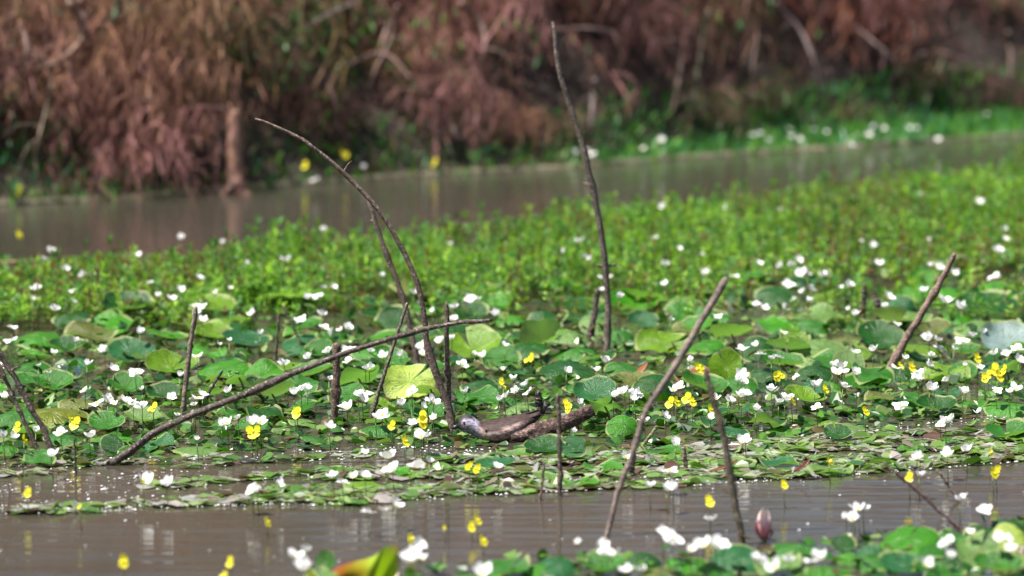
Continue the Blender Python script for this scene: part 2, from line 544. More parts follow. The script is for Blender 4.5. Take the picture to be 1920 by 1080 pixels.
for i in range(12):             # the thicket stands thicker on this side
    x = -3.6 + 3.0 * (i + random.uniform(-0.3, 0.3)) / 12
    if abs(x - STUMP_X) < 0.55:
        continue
    sc = random.uniform(0.6, 0.95)
    o, p = place_bush(random.choice([0, 1, 2, 3]), x, shelf(x) + random.uniform(0.55, 1.35), sc)
    pend(o, 'pale tan dry', 'far bank shrub', 'shrub', 'shrubs on the far bank', (p[0], p[1], p[2] + 0.3 * sc))

# branches seen against the thicket: pixel polylines, radius in pixels, colour
BRANCHES = [
    ([(548, 100), (565, 70), (600, 36), (670, 2)], 6, (0.30, 0.22, 0.24), 'pale mauve arching'),
    ([(1676, 136), (1712, 112), (1745, 97), (1790, 104), (1850, 130), (1905, 156)], 6, (0.36, 0.22, 0.22), 'pinkish flat arching'),
    ([(1738, 192), (1752, 150), (1768, 108)], 5, (0.22, 0.22, 0.12), 'olive upright'),
    ([(1455, 5), (1500, 55), (1528, 120), (1542, 182)], 6, (0.34, 0.25, 0.26), 'grey pink drooping'),
    ([(1682, 0), (1705, 40), (1718, 62), (1700, 100), (1690, 142)], 7, (0.34, 0.22, 0.17), 'pale brown forked'),
    ([(1290, 60), (1276, 130), (1264, 200), (1256, 262)], 8, (0.20, 0.12, 0.09), 'dull brown straight'),
    ([(1330, 20), (1312, 110), (1302, 190), (1300, 262)], 7, (0.15, 0.18, 0.09), 'greenish upright'),
    ([(1116, 150), (1110, 210), (1104, 290)], 9, (0.27, 0.20, 0.19), 'grey mauve blunt'),
    ([(1150, 32), (1190, 42), (1232, 85), (1250, 140)], 7, (0.27, 0.18, 0.16), 'brown bent'),
    ([(948, 218), (972, 250), (990, 298)], 5, (0.30, 0.20, 0.12), 'tan slanting'),
    ([(98, 160), (84, 215), (72, 262), (62, 318)], 5, (0.34, 0.26, 0.18), 'pale tan slender'),
    ([(272, 138), (278, 172), (296, 198)], 6, (0.48, 0.38, 0.37), 'whitish short crooked'),
    ([(286, 162), (330, 132), (372, 112)], 4, (0.26, 0.22, 0.22), 'grey thin slanting'),
    ([(322, 262), (350, 300), (372, 336)], 9, (0.30, 0.13, 0.10), 'red brown slanting'),
    ([(415, 200), (412, 270), (430, 335)], 9, (0.07, 0.045, 0.045), 'dark trunk-like'),
    ([(865, 5), (905, 50), (908, 95), (886, 158)], 9, (0.33, 0.19, 0.16), 'thick pinkish drooping'),
    ([(130, 5), (160, 60), (118, 110), (70, 130)], 11, (0.36, 0.20, 0.14), 'thick orange brown curling'),
    ([(150, 0), (158, 50), (150, 86)], 8, (0.44, 0.27, 0.24), 'pale pink drooping'),
    ([(640, 130), (720, 100), (790, 170), (830, 190)], 7, (0.30, 0.17, 0.14), 'long brown arching'),
    ([(820, 205), (850, 240), (862, 300)], 10, (0.14, 0.085, 0.075), 'dark brown leaning'),
    ([(1890, 60), (1896, 120), (1885, 200)], 7, (0.24, 0.14, 0.11), 'brown straight'),
    ([(590, 120), (625, 180), (640, 250)], 6, (0.20, 0.12, 0.10), 'dim brown drooping'),
    ([(745, 10), (730, 80), (700, 140), (690, 220)], 6, (0.27, 0.15, 0.12), 'russet drooping'),
    ([(20, 30), (50, 80), (40, 140)], 9, (0.30, 0.17, 0.14), 'brown bowed'),
    ([(1580, 30), (1640, 80), (1700, 130)], 5, (0.30, 0.19, 0.18), 'thin pink slanting'),
    ([(1400, 0), (1420, 60), (1412, 130), (1430, 210)], 7, (0.22, 0.12, 0.10), 'russet upright'),
    ([(1000, 60), (1090, 52), (1160, 60)], 4, (0.34, 0.22, 0.20), 'pink level'),
    ([(220, 0), (212, 45)], 9, (0.10, 0.20, 0.09), 'green upright'),
]
def smooth_poly(pts, n):
    """Catmull-Rom through pixel points"""
    P = [pts[0]] + list(pts) + [pts[-1]]
    out = []
    segs = len(pts) - 1
    for k in range(n + 1):
        t = k / n * segs
        i = min(int(t), segs - 1)
        f = t - i
        p0, p1, p2, p3 = P[i], P[i + 1], P[i + 2], P[i + 3]
        out.append(tuple(0.5 * (2 * p1[j] + (p2[j] - p0[j]) * f + (2 * p0[j] - 5 * p1[j] + 4 * p2[j] - p3[j]) * f * f + (3 * p1[j] - p0[j] - 3 * p2[j] + p3[j]) * f ** 3) for j in range(2)))
    return out
for pts, rp, colr, look in BRANCHES:
    mx, my = pts[len(pts) // 2]
    gx_ = (mx - 960) / FPX * 25
    Y = shore_y(gx_) + shelf(gx_) + 0.02 + random.uniform(-0.05, 0.12) + max(0, (250 - my)) / 250 * 0.35
    q = smooth_poly(pts, 14)
    W3 = [at(a, b_, Y + 0.10 * math.sin(k * 0.5)) for k, (a, b_) in enumerate(q)]
    mb = MB()
    r = 0.62 * rp * mpp(Y)
    colr = tuple(v * 0.72 for v in colr)
    mb.tube(W3, [r * (1.0 - 0.45 * k / 14) for k in range(15)], 7, (1, 1, 1), 0.35)
    o = link('dry_branch', mb.mesh('dry_branch', M['bark']))
    o.color = (*colr, 1)
    for k in (4, 7, 9, 12):
        tw = MB()
        dd = Vector((random.gauss(0, 1), random.gauss(0, 0.4), random.uniform(-1, 0.6)))
        tw.tube(arch(W3[k], dd, random.uniform(0.12, 0.3), 4, 0.5, 0.12), [r * 0.35, r * 0.3, r * 0.25, r * 0.2, r * 0.1], 4, caps=False)
        t = link('twig', tw.mesh('twig', M['bark']), o)
        t.color = (*colr, 1)
    pend(o, look, 'dry branch', 'branch', 'dry branches of the far thicket', W3[7])

# weathered stump standing at the far water's edge
Ys = gp(452, 362).y
q = smooth_poly([(440, 206), (441, 250), (440, 300), (446, 345), (455, 372)], 16)
W3 = [at(a, b_, Ys) for a, b_ in q]
mb = MB()
mb.tube(W3, [0.88 * r_ * mpp(Ys) for r_ in (11, 13, 14, 15.5, 16, 16, 16, 16.5, 17, 17, 17, 17, 17.5, 18, 19, 20, 22)], 14, (1, 1, 1), 0.32)
o = link('tree_stump', mb.mesh('tree_stump', M['bark'])); o.color = (0.46, 0.24, 0.16, 1)
for (a0, b0, a1, b1, rr0) in ((434, 212, 431, 192, 5), (444, 212, 448, 199, 6)):
    mb = MB()
    mb.tube([at(a0, b0, Ys - 0.01), at(a1, b1, Ys - 0.01)], [rr0 * mpp(Ys), 1.5 * mpp(Ys)], 6, (1, 1, 1), 0.4)
    sp = link('splinter', mb.mesh('splinter', M['bark']), o); sp.color = (0.38, 0.20, 0.13, 1)
mb = MB()
mb.tube([at(448, 335, Ys - 0.02), at(432, 352, Ys - 0.05), at(418, 366, Ys - 0.05)], [0.03, 0.026, 0.02], 8, (1, 1, 1), 0.3)
r_ = link('root', mb.mesh('root', M['bark']), o); r_.color = (0.36, 0.21, 0.16, 1)
tag(o, 'pinkish brown weathered tree stump standing upright at the far water edge', 'tree stump')

# fringe grass on the far margin, denser and taller where the margin widens
Vb, Fb, Cb = [], [], []
for i in range(13000):
    x = random.uniform(-5.5, 6.0)
    k = max(0.0, min(1.0, (x + 0.2) / 3.0))
    if random.random() > 0.30 + 0.70 * k:
        continue
    d = random.uniform(-0.03, shelf(x) + 0.35)
    y = shore_y(x) + d
    z = bank_z(x, y)
    h = random.uniform(0.05, 0.13) * (0.7 + 0.2 * k)
    a = random.uniform(0, 6.28); wv = random.uniform(0.006, 0.014)
    sx, sy = math.cos(a) * wv, math.sin(a) * wv
    lx, ly = random.gauss(0, 0.04), random.gauss(0, 0.04)
    o = len(Vb)
    Vb += [(x - sx, y - sy, z - 0.01), (x + sx, y + sy, z - 0.01), (x + sx + lx * 0.5, y + sy + ly * 0.5, z + h * 0.7), (x + lx, y + ly, z + h)]
    Fb.append((o, o + 1, o + 2, o + 3))
    c = random.choice([(0.075, 0.24, 0.075), (0.10, 0.30, 0.06), (0.06, 0.21, 0.10), (0.14, 0.33, 0.05)])
    if k < 0.25 and random.random() < 0.45:
        c = random.choice([(0.14, 0.13, 0.06), (0.06, 0.10, 0.04)])
    Cb += [c] * 4
stuff('bank_grass', mesh_np('bank_grass', np.array(Vb), np.array(Fb), np.array(Cb), M['weed']), 'green grass fringe along the far water edge', 'grass')

# ------------------------------------------------------------------ the weed bed in the middle distance
WEED_C = [(0.08, 0.21, 0.05), (0.11, 0.24, 0.08), (0.07, 0.17, 0.03), (0.13, 0.25, 0.02), (0.17, 0.30, 0.02), (0.10, 0.21, 0.02), (0.22, 0.34, 0.05), (0.07, 0.17, 0.035), (0.14, 0.22, 0.015)]
def sprig_arrays(seed, nwh):
    r = random.Random(seed)
    V, F, ci = [], [], []
    H = 1.0
    def leaf(p, d, L, W, shade):
        d = d.normalized()
        s_ = d.cross(Vector((0, 0, 1)))
        s_ = s_.normalized() if s_.length > 0.05 else Vector((1, 0, 0))
        o = len(V)
        mid = p + d * L * 0.5 + Vector((0, 0, 0.02))
        tip = p + d * L - Vector((0, 0, 0.05 * r.random()))
        V.extend([p, mid + s_ * W, tip, mid - s_ * W]); F.append((o, o + 1, o + 2, o + 3)); ci.extend([shade] * 4)
    lean = Vector((r.gauss(0, 0.14), r.gauss(0, 0.14), 1))
    # stem as a thin three-sided prism
    for k in range(3):
        a, b_ = 2.094 * k, 2.094 * (k + 1)
        o = len(V)
        p0a, p0b = Vector((math.cos(a), math.sin(a), 0)) * 0.022, Vector((math.cos(b_), math.sin(b_), 0)) * 0.022
        V.extend([p0a, p0b, lean + p0b * 0.6, lean + p0a * 0.6]); F.append((o, o + 1, o + 2, o + 3)); ci.extend([-1] * 4)
    for wi in range(nwh):
        t = 0.35 + 0.65 * (wi + 1) / nwh
        n = 6 if wi < nwh - 1 else 9
        for k in range(n):
            a = 2 * math.pi * (k + r.random() * 0.6) / n + wi
            up = r.uniform(0.1, 0.7) if wi < nwh - 1 else r.uniform(0.35, 1.5)
            leaf(lean * t, Vector((math.cos(a), math.sin(a), up)), r.uniform(0.24, 0.50), r.uniform(0.038, 0.075), r.uniform(0.75, 1.2))
    return np.array([tuple(v) for v in V]), np.array(F), np.array(ci)
SPR = [sprig_arrays(s_, n) for s_, n in ((1, 3), (2, 4), (3, 3), (4, 2), (5, 4), (6, 3), (7, 2), (8, 3))]
def in_weeds(px, py, x=0, Y=0):
    e = lerp_line(PAD_TOP, px) + 20 + 26 * noise.noise(Vector((x * 2.6, Y * 2.0, 1)))
    if e < py < e + 120 and random.random() < 0.10:
        return True
    n_ = noise.noise(Vector((x * 3.1, Y * 1.3, 4.4)))
    return lerp_line(WEED_TOP, px) + 6 * noise.noise(Vector((x * 4, 0, 0))) < py < e and (n_ > -0.38 or random.random() < 0.35)
Vs, Fs, Cs = [], [], []
off = 0
cnt = 0
while cnt < 14500:
    Y = random.uniform(17.5, 28)
    x = random.uniform(-0.127 * Y - 0.8, 0.127 * Y + 0.8)
    px, py = proj((x, Y, 0))
    if not in_weeds(px, py, x, Y):
        continue
    V, F, ci = SPR[random.randrange(8)]
    h = random.uniform(0.055, 0.115) * (1.0 + 0.55 * noise.noise(Vector((x * 2.3, Y * 1.2, 0))))
    if random.random() < 0.10:
        h *= 1.55
    a = random.uniform(0, 6.28)
    ca, sa = math.cos(a), math.sin(a)
    wid = random.uniform(0.042, 0.082)
    X = np.empty_like(V)
    X[:, 0] = x + (V[:, 0] * ca - V[:, 1] * sa) * wid
    X[:, 1] = Y + (V[:, 0] * sa + V[:, 1] * ca) * wid
    X[:, 2] = V[:, 2] * h - 0.006
    pn = noise.noise(Vector((x * 0.8, Y * 0.5, 9.0)))
    c = np.array(random.choice(WEED_C)) * random.uniform(0.75, 1.85) * (1 + 0.35 * noise.noise(Vector((x * 1.4, Y * 0.8, 20.0))))
    if random.random() < (0.08 if pn < 0.05 else 0.30):
        c = np.array(random.choice([(0.20, 0.15, 0.05), (0.22, 0.13, 0.06), (0.17, 0.17, 0.04), (0.13, 0.09, 0.04)]))
    C = np.where(ci[:, None] < 0, np.array(random.choice([(0.16, 0.11, 0.05), (0.20, 0.10, 0.06), (0.12, 0.16, 0.04)])), c * np.abs(ci[:, None]))
    Vs.append(X); Fs.append(F + off); Cs.append(C)
    off += len(V); cnt += 1
stuff('water_weeds', mesh_np('water_weeds', np.vstack(Vs), np.vstack(Fs), np.vstack(Cs), M['weed'], False),
      'dense bed of low leafy green water weeds with brown stems', 'water weeds')
# taller single sprigs one can tell apart along the far edge of the bed
spr_me = []
for k, (V, F, ci) in enumerate(SPR[:4]):
    st, lf = ci < 0, ci >= 0
    fm = st[F[:, 0]]
    col = np.array(WEED_C[k]) * 1.1
    nS = int(st.sum())
    a_ = mesh_np('sprig_stem', V[:nS], F[fm], np.tile((0.16, 0.13, 0.05), (nS, 1)), M['weed'], False)
    b_ = mesh_np('sprig_leaves', V[nS:], F[~fm] - nS, col[None, :] * np.abs(ci[nS:, None]), M['weed'], False)
    spr_me.append((a_, b_))
SPRIGS = [(485, 418), (470, 452), (560, 446), (620, 440), (700, 430), (780, 432), (838, 412), (872, 408), (910, 392), (935, 402), (985, 392), (1040, 388),
          (1088, 385), (1150, 384), (1195, 378), (1260, 372), (1310, 362), (1352, 352), (1400, 345), (1450, 350), (1490, 342), (1545, 330), (1600, 322), (1660, 318),
          (1700, 328), (1742, 302), (1775, 312), (1832, 318), (1865, 300), (1902, 292), (330, 478), (250, 486), (180, 492), (60, 500), (400, 466), (1225, 392)]
for i, (px, py) in enumerate(SPRIGS):
    h = random.uniform(0.13, 0.19)
    p = gp(px, py, h)
    o = root('water_weed', (p.x, p.y, -0.005), random.uniform(0, 6.28))
    a_, b_ = spr_me[i % 4]
    for nm, m_ in (('stem', a_), ('leaves', b_)):
        c = link(nm, m_, o); c.scale = (0.10, 0.10, h)
    pend(o, 'tall green', 'weed sprig', 'water weed', 'taller sprigs along the weed bed', p)

# ------------------------------------------------------------------ lily pads
def pad_mesh(seed, cup, wav, curl, fold, notch):
    r = random.Random(seed)
    mb = MB()
    nr, na = 8, 44
    V = [(0, 0, 0)]
    ph = r.uniform(0, 6.28); k1 = r.choice([2, 3, 3, 4])
    gap = R(notch)
    bites = [(r.uniform(0.4, 5.9), r.uniform(0.04, 0.14), r.uniform(0.05, 0.16)) for _ in range(r.choice([0, 1, 2, 3]))]
    for i in range(1, nr + 1):
        rr = i / nr
        for j in range(na + 1):
            a = gap / 2 * rr + (2 * math.pi - gap * rr) * j / na
            rad = rr * (1 + 0.05 * math.sin(2 * a + ph) * rr + 0.025 * math.sin(7 * a + ph * 2) * rr)
            if rr > 0.7:
                for ba, bd, bw in bites:
                    rad *= 1 - bd * math.exp(-((a - ba) / bw) ** 2)
            x, y = rad * math.cos(a) * 1.06, rad * math.sin(a) * 0.96
            z = cup * rr * rr + wav * math.sin(k1 * a + ph) * rr ** 2.2 + fold * abs(y) + curl * max(0, rr - 0.8) / 0.2 * (0.6 + 0.4 * math.sin(5 * a + ph))
            z += 0.02 * math.sin(11 * a + ph) * rr ** 3
            V.append((x, y, z))
    F = [(0, 1 + j, 2 + j) for j in range(na)]
    for i in range(nr - 1):
        for j in range(na):
            o = 1 + i * (na + 1) + j
            F.append((o, o + na + 1, o + na + 2, o + 1))
    mb.add(V, F)
    return mb.mesh('pad_blade', M['pad'])
PADS = [pad_mesh(1, 0.16, 0.07, 0.05, 0.0, 12), pad_mesh(2, -0.30, 0.08, 0.0, 0.0, 8), pad_mesh(3, 0.05, 0.16, 0.10, 0.0, 16), pad_mesh(4, -0.22, 0.12, -0.08, 0.06, 10),
        pad_mesh(5, 0.22, 0.07, 0.12, 0.10, 18), pad_mesh(6, -0.40, 0.12, 0.0, -0.10, 6), pad_mesh(7, -0.10, 0.20, 0.06, 0.16, 14), pad_mesh(8, -0.18, 0.06, 0.05, 0.0, 12)]
FOLDED = [pad_mesh(11, 0.05, 0.10, 0.05, 0.55, 12), pad_mesh(12, 0.0, 0.14, 0.04, 0.85, 12)]
mb = MB()
mb.tube([(0, 0, 0), (0.012, 0, -0.25), (0.02, 0.01, -0.6), (0.0, 0.02, -1.0)], [0.0045, 0.005, 0.005, 0.005], 6, (1, 1, 1))
STALK = mb.mesh('pad_stalk', M['stem'])
GREENS = {'bright green': (0.050, 0.235, 0.008), 'mid green': (0.030, 0.165, 0.010), 'dark green': (0.012, 0.085, 0.010), 'yellowish green': (0.14, 0.27, 0.012),
          'olive green': (0.16, 0.19, 0.015), 'pale lime': (0.40, 0.52, 0.09), 'blue green': (0.022, 0.125, 0.038), 'bluish grey': (0.24, 0.33, 0.34),
          'brown edged': (0.13, 0.15, 0.03), 'dark blue grey': (0.03, 0.075, 0.085), 'pale green': (0.15, 0.27, 0.07), 'rusty red': (0.24, 0.05, 0.02)}
def put_pad(px, py, rad, z, tilt_deg, roll_deg, colname, me_, look, jitter=0.14, group='lily pads on the pond'):
    """tilt > 0 turns the upper face towards the photographer's bank, < 0 away from it"""
    p = gp(px, py, z)
    o = root('lily_pad', (p.x, p.y, 0))
    bl = link('blade', me_, o)
    bl.location = (0, 0, z)
    bl.rotation_euler = (Matrix.Rotation(R(tilt_deg), 3, 'X') @ Matrix.Rotation(R(roll_deg), 3, 'Y') @ Matrix.Rotation(random.uniform(0, 6.28), 3, 'Z')).to_euler()
    bl.scale = (rad, rad, rad)
    k = random.uniform(1 - jitter, 1 + jitter)
    g = GREENS[colname]
    bl.color = (g[0] * k, g[1] * k, g[2] * k, 1)
    if z > 0.03:
        s_ = link('stalk', STALK, o)
        s_.location = (0, 0, z - 0.004)
        s_.scale = (1, 1, z + 0.03)
    pend(o, look, 'lily pad', 'lily pad', group, p)
    return o
TAKEN = []
def hero(cx, cy, w, h, colname, under=False, mi=None, look=None, folded=None):
    Y = gp(cx, cy, 0.05).y
    rad = w / 2 * mpp(Y)
    el = math.degrees(math.atan((CAM_H - 0.05) / Y))
    asp = math.degrees(math.asin(min(0.96, h / w)))
    tilt = (asp - el) if not under else -(asp + el)
    z = max(0.012, rad * abs(math.sin(R(tilt))) * 0.92 + 0.012)
    me_ = FOLDED[folded] if folded is not None else PADS[mi if mi is not None else random.randrange(8)]
    lk = look or (('upturned pale underside of a' if False else colname + ' upturned') if under else colname)
    put_pad(cx, cy, rad, z, tilt, random.uniform(-7, 7), colname, me_, lk, 0.05)
    TAKEN.append((cx, cy, w))
B, MD, D, Yl, Ol, BG = 'bright green', 'mid green', 'dark green', 'yellowish green', 'olive green', 'blue green'
for a in [(207, 612, 104, 38, B), (248, 662, 96, 46, BG), (120, 695, 70, 30, 'dark blue grey'), (320, 692, 100, 38, Yl), (418, 690, 104, 50, B), (205, 645, 92, 24, 'pale green', False, 1),
          (60, 690, 80, 36, MD), (100, 722, 80, 34, MD), (95, 772, 150, 54, Ol, False, 1), (200, 792, 72, 36, MD), (30, 780, 80, 50, MD), (235, 725, 70, 34, MD), (305, 740, 66, 30, D),
          (383, 840, 122, 22, 'pale green'), (75, 858, 60, 34, MD), (210, 830, 44, 38, D), (575, 645, 104, 44, BG), (495, 703, 78, 52, B), (735, 602, 62, 50, D),
          (885, 655, 112, 52, Yl), (938, 672, 74, 46, MD), (880, 585, 70, 36, D), (930, 572, 70, 30, B), (600, 660, 60, 30, MD), (895, 745, 90, 34, MD), (900, 722, 74, 36, D),
          (650, 740, 70, 40, MD), (700, 700, 80, 34, D), (560, 720, 80, 40, MD), (1082, 655, 108, 44, MD), (1065, 692, 112, 46, D), (1020, 612, 76, 40, MD), (1078, 574, 100, 26, D),
          (1185, 576, 96, 34, B), (1275, 568, 90, 44, 'pale green', False, 1), (1240, 645, 96, 52, Yl), (1165, 628, 66, 44, MD), (1205, 606, 60, 34, BG), (1275, 590, 90, 30, MD), (1120, 605, 70, 40, 'pale green', False, 1),
          (1060, 625, 90, 34, 'pale green', False, 1), (1400, 552, 90, 44, D), (1455, 556, 80, 50, D), (1168, 690, 70, 40, MD), (1330, 600, 90, 36, MD), (1540, 656, 124, 66, 'pale green', False, 1), (1465, 606, 80, 36, MD),
          (1525, 612, 62, 36, MD), (1490, 635, 56, 36, Yl), (1650, 632, 90, 56, D), (1730, 524, 56, 50, B), (1690, 580, 60, 72, BG), (1845, 578, 140, 40, D), (1840, 612, 100, 46, 'pale green', False, 1), (1868, 545, 90, 50, B),
          (1885, 645, 100, 66, 'bluish grey'), (1525, 695, 72, 44, D), (1625, 720, 90, 30, MD), (1775, 700, 90, 40, Yl), (1805, 700, 60, 36, MD), (1890, 762, 90, 36, B), (1710, 745, 110, 36, MD), (1755, 765, 80, 30, D),
          (1170, 796, 66, 52, B), (1225, 720, 80, 62, D), (1115, 740, 84, 46, BG), (1020, 838, 80, 34, D), (1075, 838, 50, 46, BG), (1390, 720, 70, 40, MD), (1440, 700, 70, 44, D), (1420, 650, 70, 50, D), (1370, 690, 60, 40, MD),
          (980, 760, 76, 30, 'pale green'), (800, 770, 70, 30, MD), (1600, 800, 90, 22, 'pale green'), (1570, 812, 56, 30, D), (1480, 800, 90, 22, MD), (1640, 768, 70, 28, MD), (1890, 815, 90, 26, MD)]:
    hero(*a)
hero(768, 716, 98, 74, 'pale lime', False, 6, 'large pale lime crinkled')
hero(1022, 640, 96, 44, 'pale green', True, None, 'long folded pale', 0)
hero(1590, 690, 62, 34, 'pale green', False, None, 'small folded pale', 1)
hero(1360, 690, 66, 64, 'yellowish green', False, None, 'folded yellowish', 1)
hero(1300, 706, 80, 26, 'rusty red', False, 2, 'rusty red withered')

# more pads filling the bed
cells = []
def near_cells(x, y, dmin):
    return any((x - a) ** 2 + ((y - b_) * 0.8) ** 2 < dmin * dmin for a, b_ in cells)
for cx, cy, w_ in TAKEN:
    p = gp(cx, cy, 0.05); cells.append((p.x, p.y))
made = tries = 0
while made < 190 and tries < 14000:
    tries += 1
    Y = random.uniform(13.8, 19.6)
    x = random.uniform(-0.127 * Y - 0.55, 0.127 * Y + 0.55)
    px, py = proj((x, Y, 0))
    if not (lerp_line(PAD_TOP, px) + 8 < py < lerp_line(PAD_LOW, px) - 6):
        continue
    if 835 < px < 1130 and 770 < py < 850:
        continue
    t = (py - 560) / 290
    if near_cells(x, Y, 0.155 - 0.03 * t):
        continue
    cells.append((x, Y))
    rad = random.uniform(0.075, 0.128) * (1 - 0.38 * max(0, t))
    under = random.random() < 0.12
    tilt = -random.uniform(16, 30) if under else random.choice([random.uniform(-4, 10), random.uniform(4, 16)])
    cn = random.choice([B, MD, MD, D, D, BG, Yl, MD, B, 'brown edged', 'pale green'])
    z = rad * abs(math.sin(R(tilt))) + random.uniform(0.012, 0.07) * (1 - 0.6 * max(0, t))
    put_pad(px, py - z / mpp(Y), rad, z, tilt, random.uniform(-14, 14), cn, random.choice(PADS), cn + (' upturned' if under else ''))
    made += 1
# flat pads lying on the raft at the water edge
made = tries = 0
while made < 34 and tries < 4000:
    tries += 1
    px = random.uniform(560, 1960)
    py = random.uniform(lerp_line(MAT_TOP, px) + 2, lerp_line(MAT_LOW, px) - 12)
    p = gp(px, py)
    if near_cells(p.x, p.y, 0.12):
        continue
    cells.append((p.x, p.y))
    cn = random.choice(['pale green', 'pale green', MD, B, BG, Yl])
    put_pad(px, py, random.uniform(0.035, 0.075), random.uniform(0.009, 0.014), random.uniform(-1, 5), random.uniform(-4, 4), cn, PADS[random.choice([2, 7, 0])], 'flat ' + cn)
    made += 1
# foreground pads
FG = [(1702, 1010, 140, 62, B, 3), (1505, 1026, 128, 46, MD, 1), (1580, 1022, 50, 36, D, 0), (1640, 1046, 90, 34, BG, 2), (1385, 1044, 112, 56, BG, 7), (1040, 1058, 96, 40, BG, 3), (1835, 1034, 96, 60, 'pale green', 2),
      (1700, 1062, 110, 40, BG, 0), (1600, 1040, 66, 30, B, 5), (1892, 984, 66, 42, D, 1), (1895, 1008, 70, 60, 'pale lime', 3), (945, 1066, 100, 40, MD, 2), (610, 1052, 40, 40, MD, 0), (1205, 1044, 80, 34, D, 1),
      (1010, 1062, 70, 34, B, 5), (1130, 1064, 90, 36, MD, 4), (1290, 1056, 90, 36, B, 7), (1460, 1060, 90, 34, 'pale green', 2), (1545, 1068, 90, 30, B, 1), (1790, 1010, 66, 30, MD, 6), (1850, 1000, 90, 30, D, 6),
      (1240, 1072, 80, 26, 'brown edged', 3), (1760, 1075, 100, 30, MD, 0), (1870, 1066, 100, 34, MD, 4), (1340, 1076, 80, 26, MD, 2), (880, 1082, 80, 26, B, 1), (600, 1084, 80, 30, 'pale green', 2)]
for cx, cy, w_, h_, cn, mi in FG:
    hero(cx, cy, w_, h_, cn, False, mi, cn)
made = tries = 0
while made < 22 and tries < 3000:
    tries += 1
    Y = random.uniform(11.2, 12.6)
    x = random.uniform(-0.6, 2.3)
    px, py = proj((x, Y, 0))
    if py < lerp_line(FORE_TOP, px) + 14 or near_cells(x, Y, 0.15):
        continue
    cells.append((x, Y))
    rad = random.uniform(0.06, 0.11)
    cn = random.choice([B, MD, D, BG, 'pale green'])
    put_pad(px, py - 6, rad, random.uniform(0.012, 0.03), random.uniform(-2, 14), random.uniform(-8, 8), cn, random.choice(PADS), cn)
    made += 1
# the red and lime leaf standing on edge at the bottom
Y0 = 11.9
mb = MB()
outl = smooth_poly([(600, 1092), (632, 1064), (668, 1052), (700, 1043), (722, 1026), (745, 1022), (752, 1045), (746, 1080), (738, 1100)], 28)
n = len(outl)
V, C = [], []
for k, (a, b_) in enumerate(outl):
    for j in range(6):
        t = j / 5
        bx, by = 660 + 60 * k / n, 1110
        qx, qy = bx + (a - bx) * t, by + (b_ - by) * t
        V.append(at(qx, qy, Y0 - 0.05 * math.sin(t * 2.2) + 0.03 * math.sin(k * 0.4)))
        m_ = max(0, min(1, (a - 610) / 120)) * 0.6 + (1 - t) * 0.4
        red, lime = Vector((0.42, 0.10, 0.01)), Vector((0.36, 0.50, 0.03))
        s_ = max(0, min(1, (qx - 640) / 60 + noise.noise(Vector((k * 0.3, t * 3, 0))) * 0.5))
        cc = red.lerp(lime, s_)
        if t > 0.93 and qx > 735:
            cc = Vector((0.45, 0.25, 0.2))
        C.append(tuple(cc))
mb.add(V, [(k * 6 + j, k * 6 + j + 1, (k + 1) * 6 + j + 1, (k + 1) * 6 + j) for k in range(n - 1) for j in range(5)], C)
o = link('lily_leaf', mb.mesh('lily_leaf', M['litter']))
tag(o, 'lily leaf turning rusty red on one edge and lime green, standing up from the water', 'leaf')

# ------------------------------------------------------------------ small leaves between the pads, floating mat, foam and painted glints
def leaf_fan(n=7):
    return [(math.cos(2 * math.pi * k / n), math.sin(2 * math.pi * k / n) * 0.72, 0) for k in range(n)]
FAN = np.array(leaf_fan(8))
def scatter(N, test, sizes, zfun, tiltf, cols, yr, xr=None):
    Vs, Fs, Cs = [], [], []
    c = t = 0
    while c < N and t < N * 30:
        t += 1
        Y = random.uniform(*yr)
        x = random.uniform(-0.127 * Y - 0.5, 0.127 * Y + 0.5)
        px, py = proj((x, Y, 0))
        if not test(px, py, x, Y):
            continue
        s_ = random.uniform(*sizes)
        z = zfun(px, py)
        M3 = np.array(Euler((R(tiltf()), R(tiltf()), random.uniform(0, 6.28)), 'ZYX').to_matrix())
        sag = FAN.copy(); sag[:, 2] = 0.12 * np.cos(np.arange(8) * math.pi / 2 + random.random() * 6)
        P = (sag * s_) @ M3.T
        P += (x, Y, max(z, s_ * 0.25 if z > 0.02 else z))
        P[:, 2] = np.maximum(P[:, 2], 0.0035 + 0.002 * random.random())
        Vs.append(P); Fs.append(np.arange(8)[None, :] + 8 * c)
        Cs.append(np.tile(np.array(random.choice(cols)) * random.uniform(0.75, 1.25), (8, 1)))
        c += 1
    return np.vstack(Vs), np.vstack(Fs), np.vstack(Cs)
G1 = [(0.035, 0.12, 0.010), (0.06, 0.17, 0.012), (0.015, 0.06, 0.010), (0.10, 0.20, 0.03), (0.16, 0.24, 0.07), (0.025, 0.08, 0.02), (0.03, 0.10, 0.012), (0.10, 0.075, 0.03), (0.02, 0.07, 0.01)]  # greens darkened to paint in the shadow between the pads
bed = lambda px, py, x, Y: lerp_line(PAD_TOP, px) + 4 < py < lerp_line(PAD_LOW, px) and random.random() < 0.25 + 0.75 * min(1, max(0, (py - 600) / 180))
V, F, C = scatter(5200, bed, (0.014, 0.034), lambda px, py: random.uniform(0.006, 0.075) * max(0.25, 1 - max(0, (py - 560) / 330)), lambda: random.gauss(0, 24), G1, (13.6, 20))
stuff('small_pond_leaves', mesh_np('small_pond_leaves', V, F, C, M['litter'], False), 'jumble of small green leaves between the lily pads', 'small leaves')
RAFT_A = [(270, 912), (400, 905), (520, 893), (640, 880)]
RAFT_B = [(300, 884), (430, 870), (560, 862), (700, 852)]
RAFT_C = [(-100, 895), (0, 892), (70, 890), (120, 884)]
RAFT_D = [(80, 872), (200, 872), (310, 866), (420, 858)]
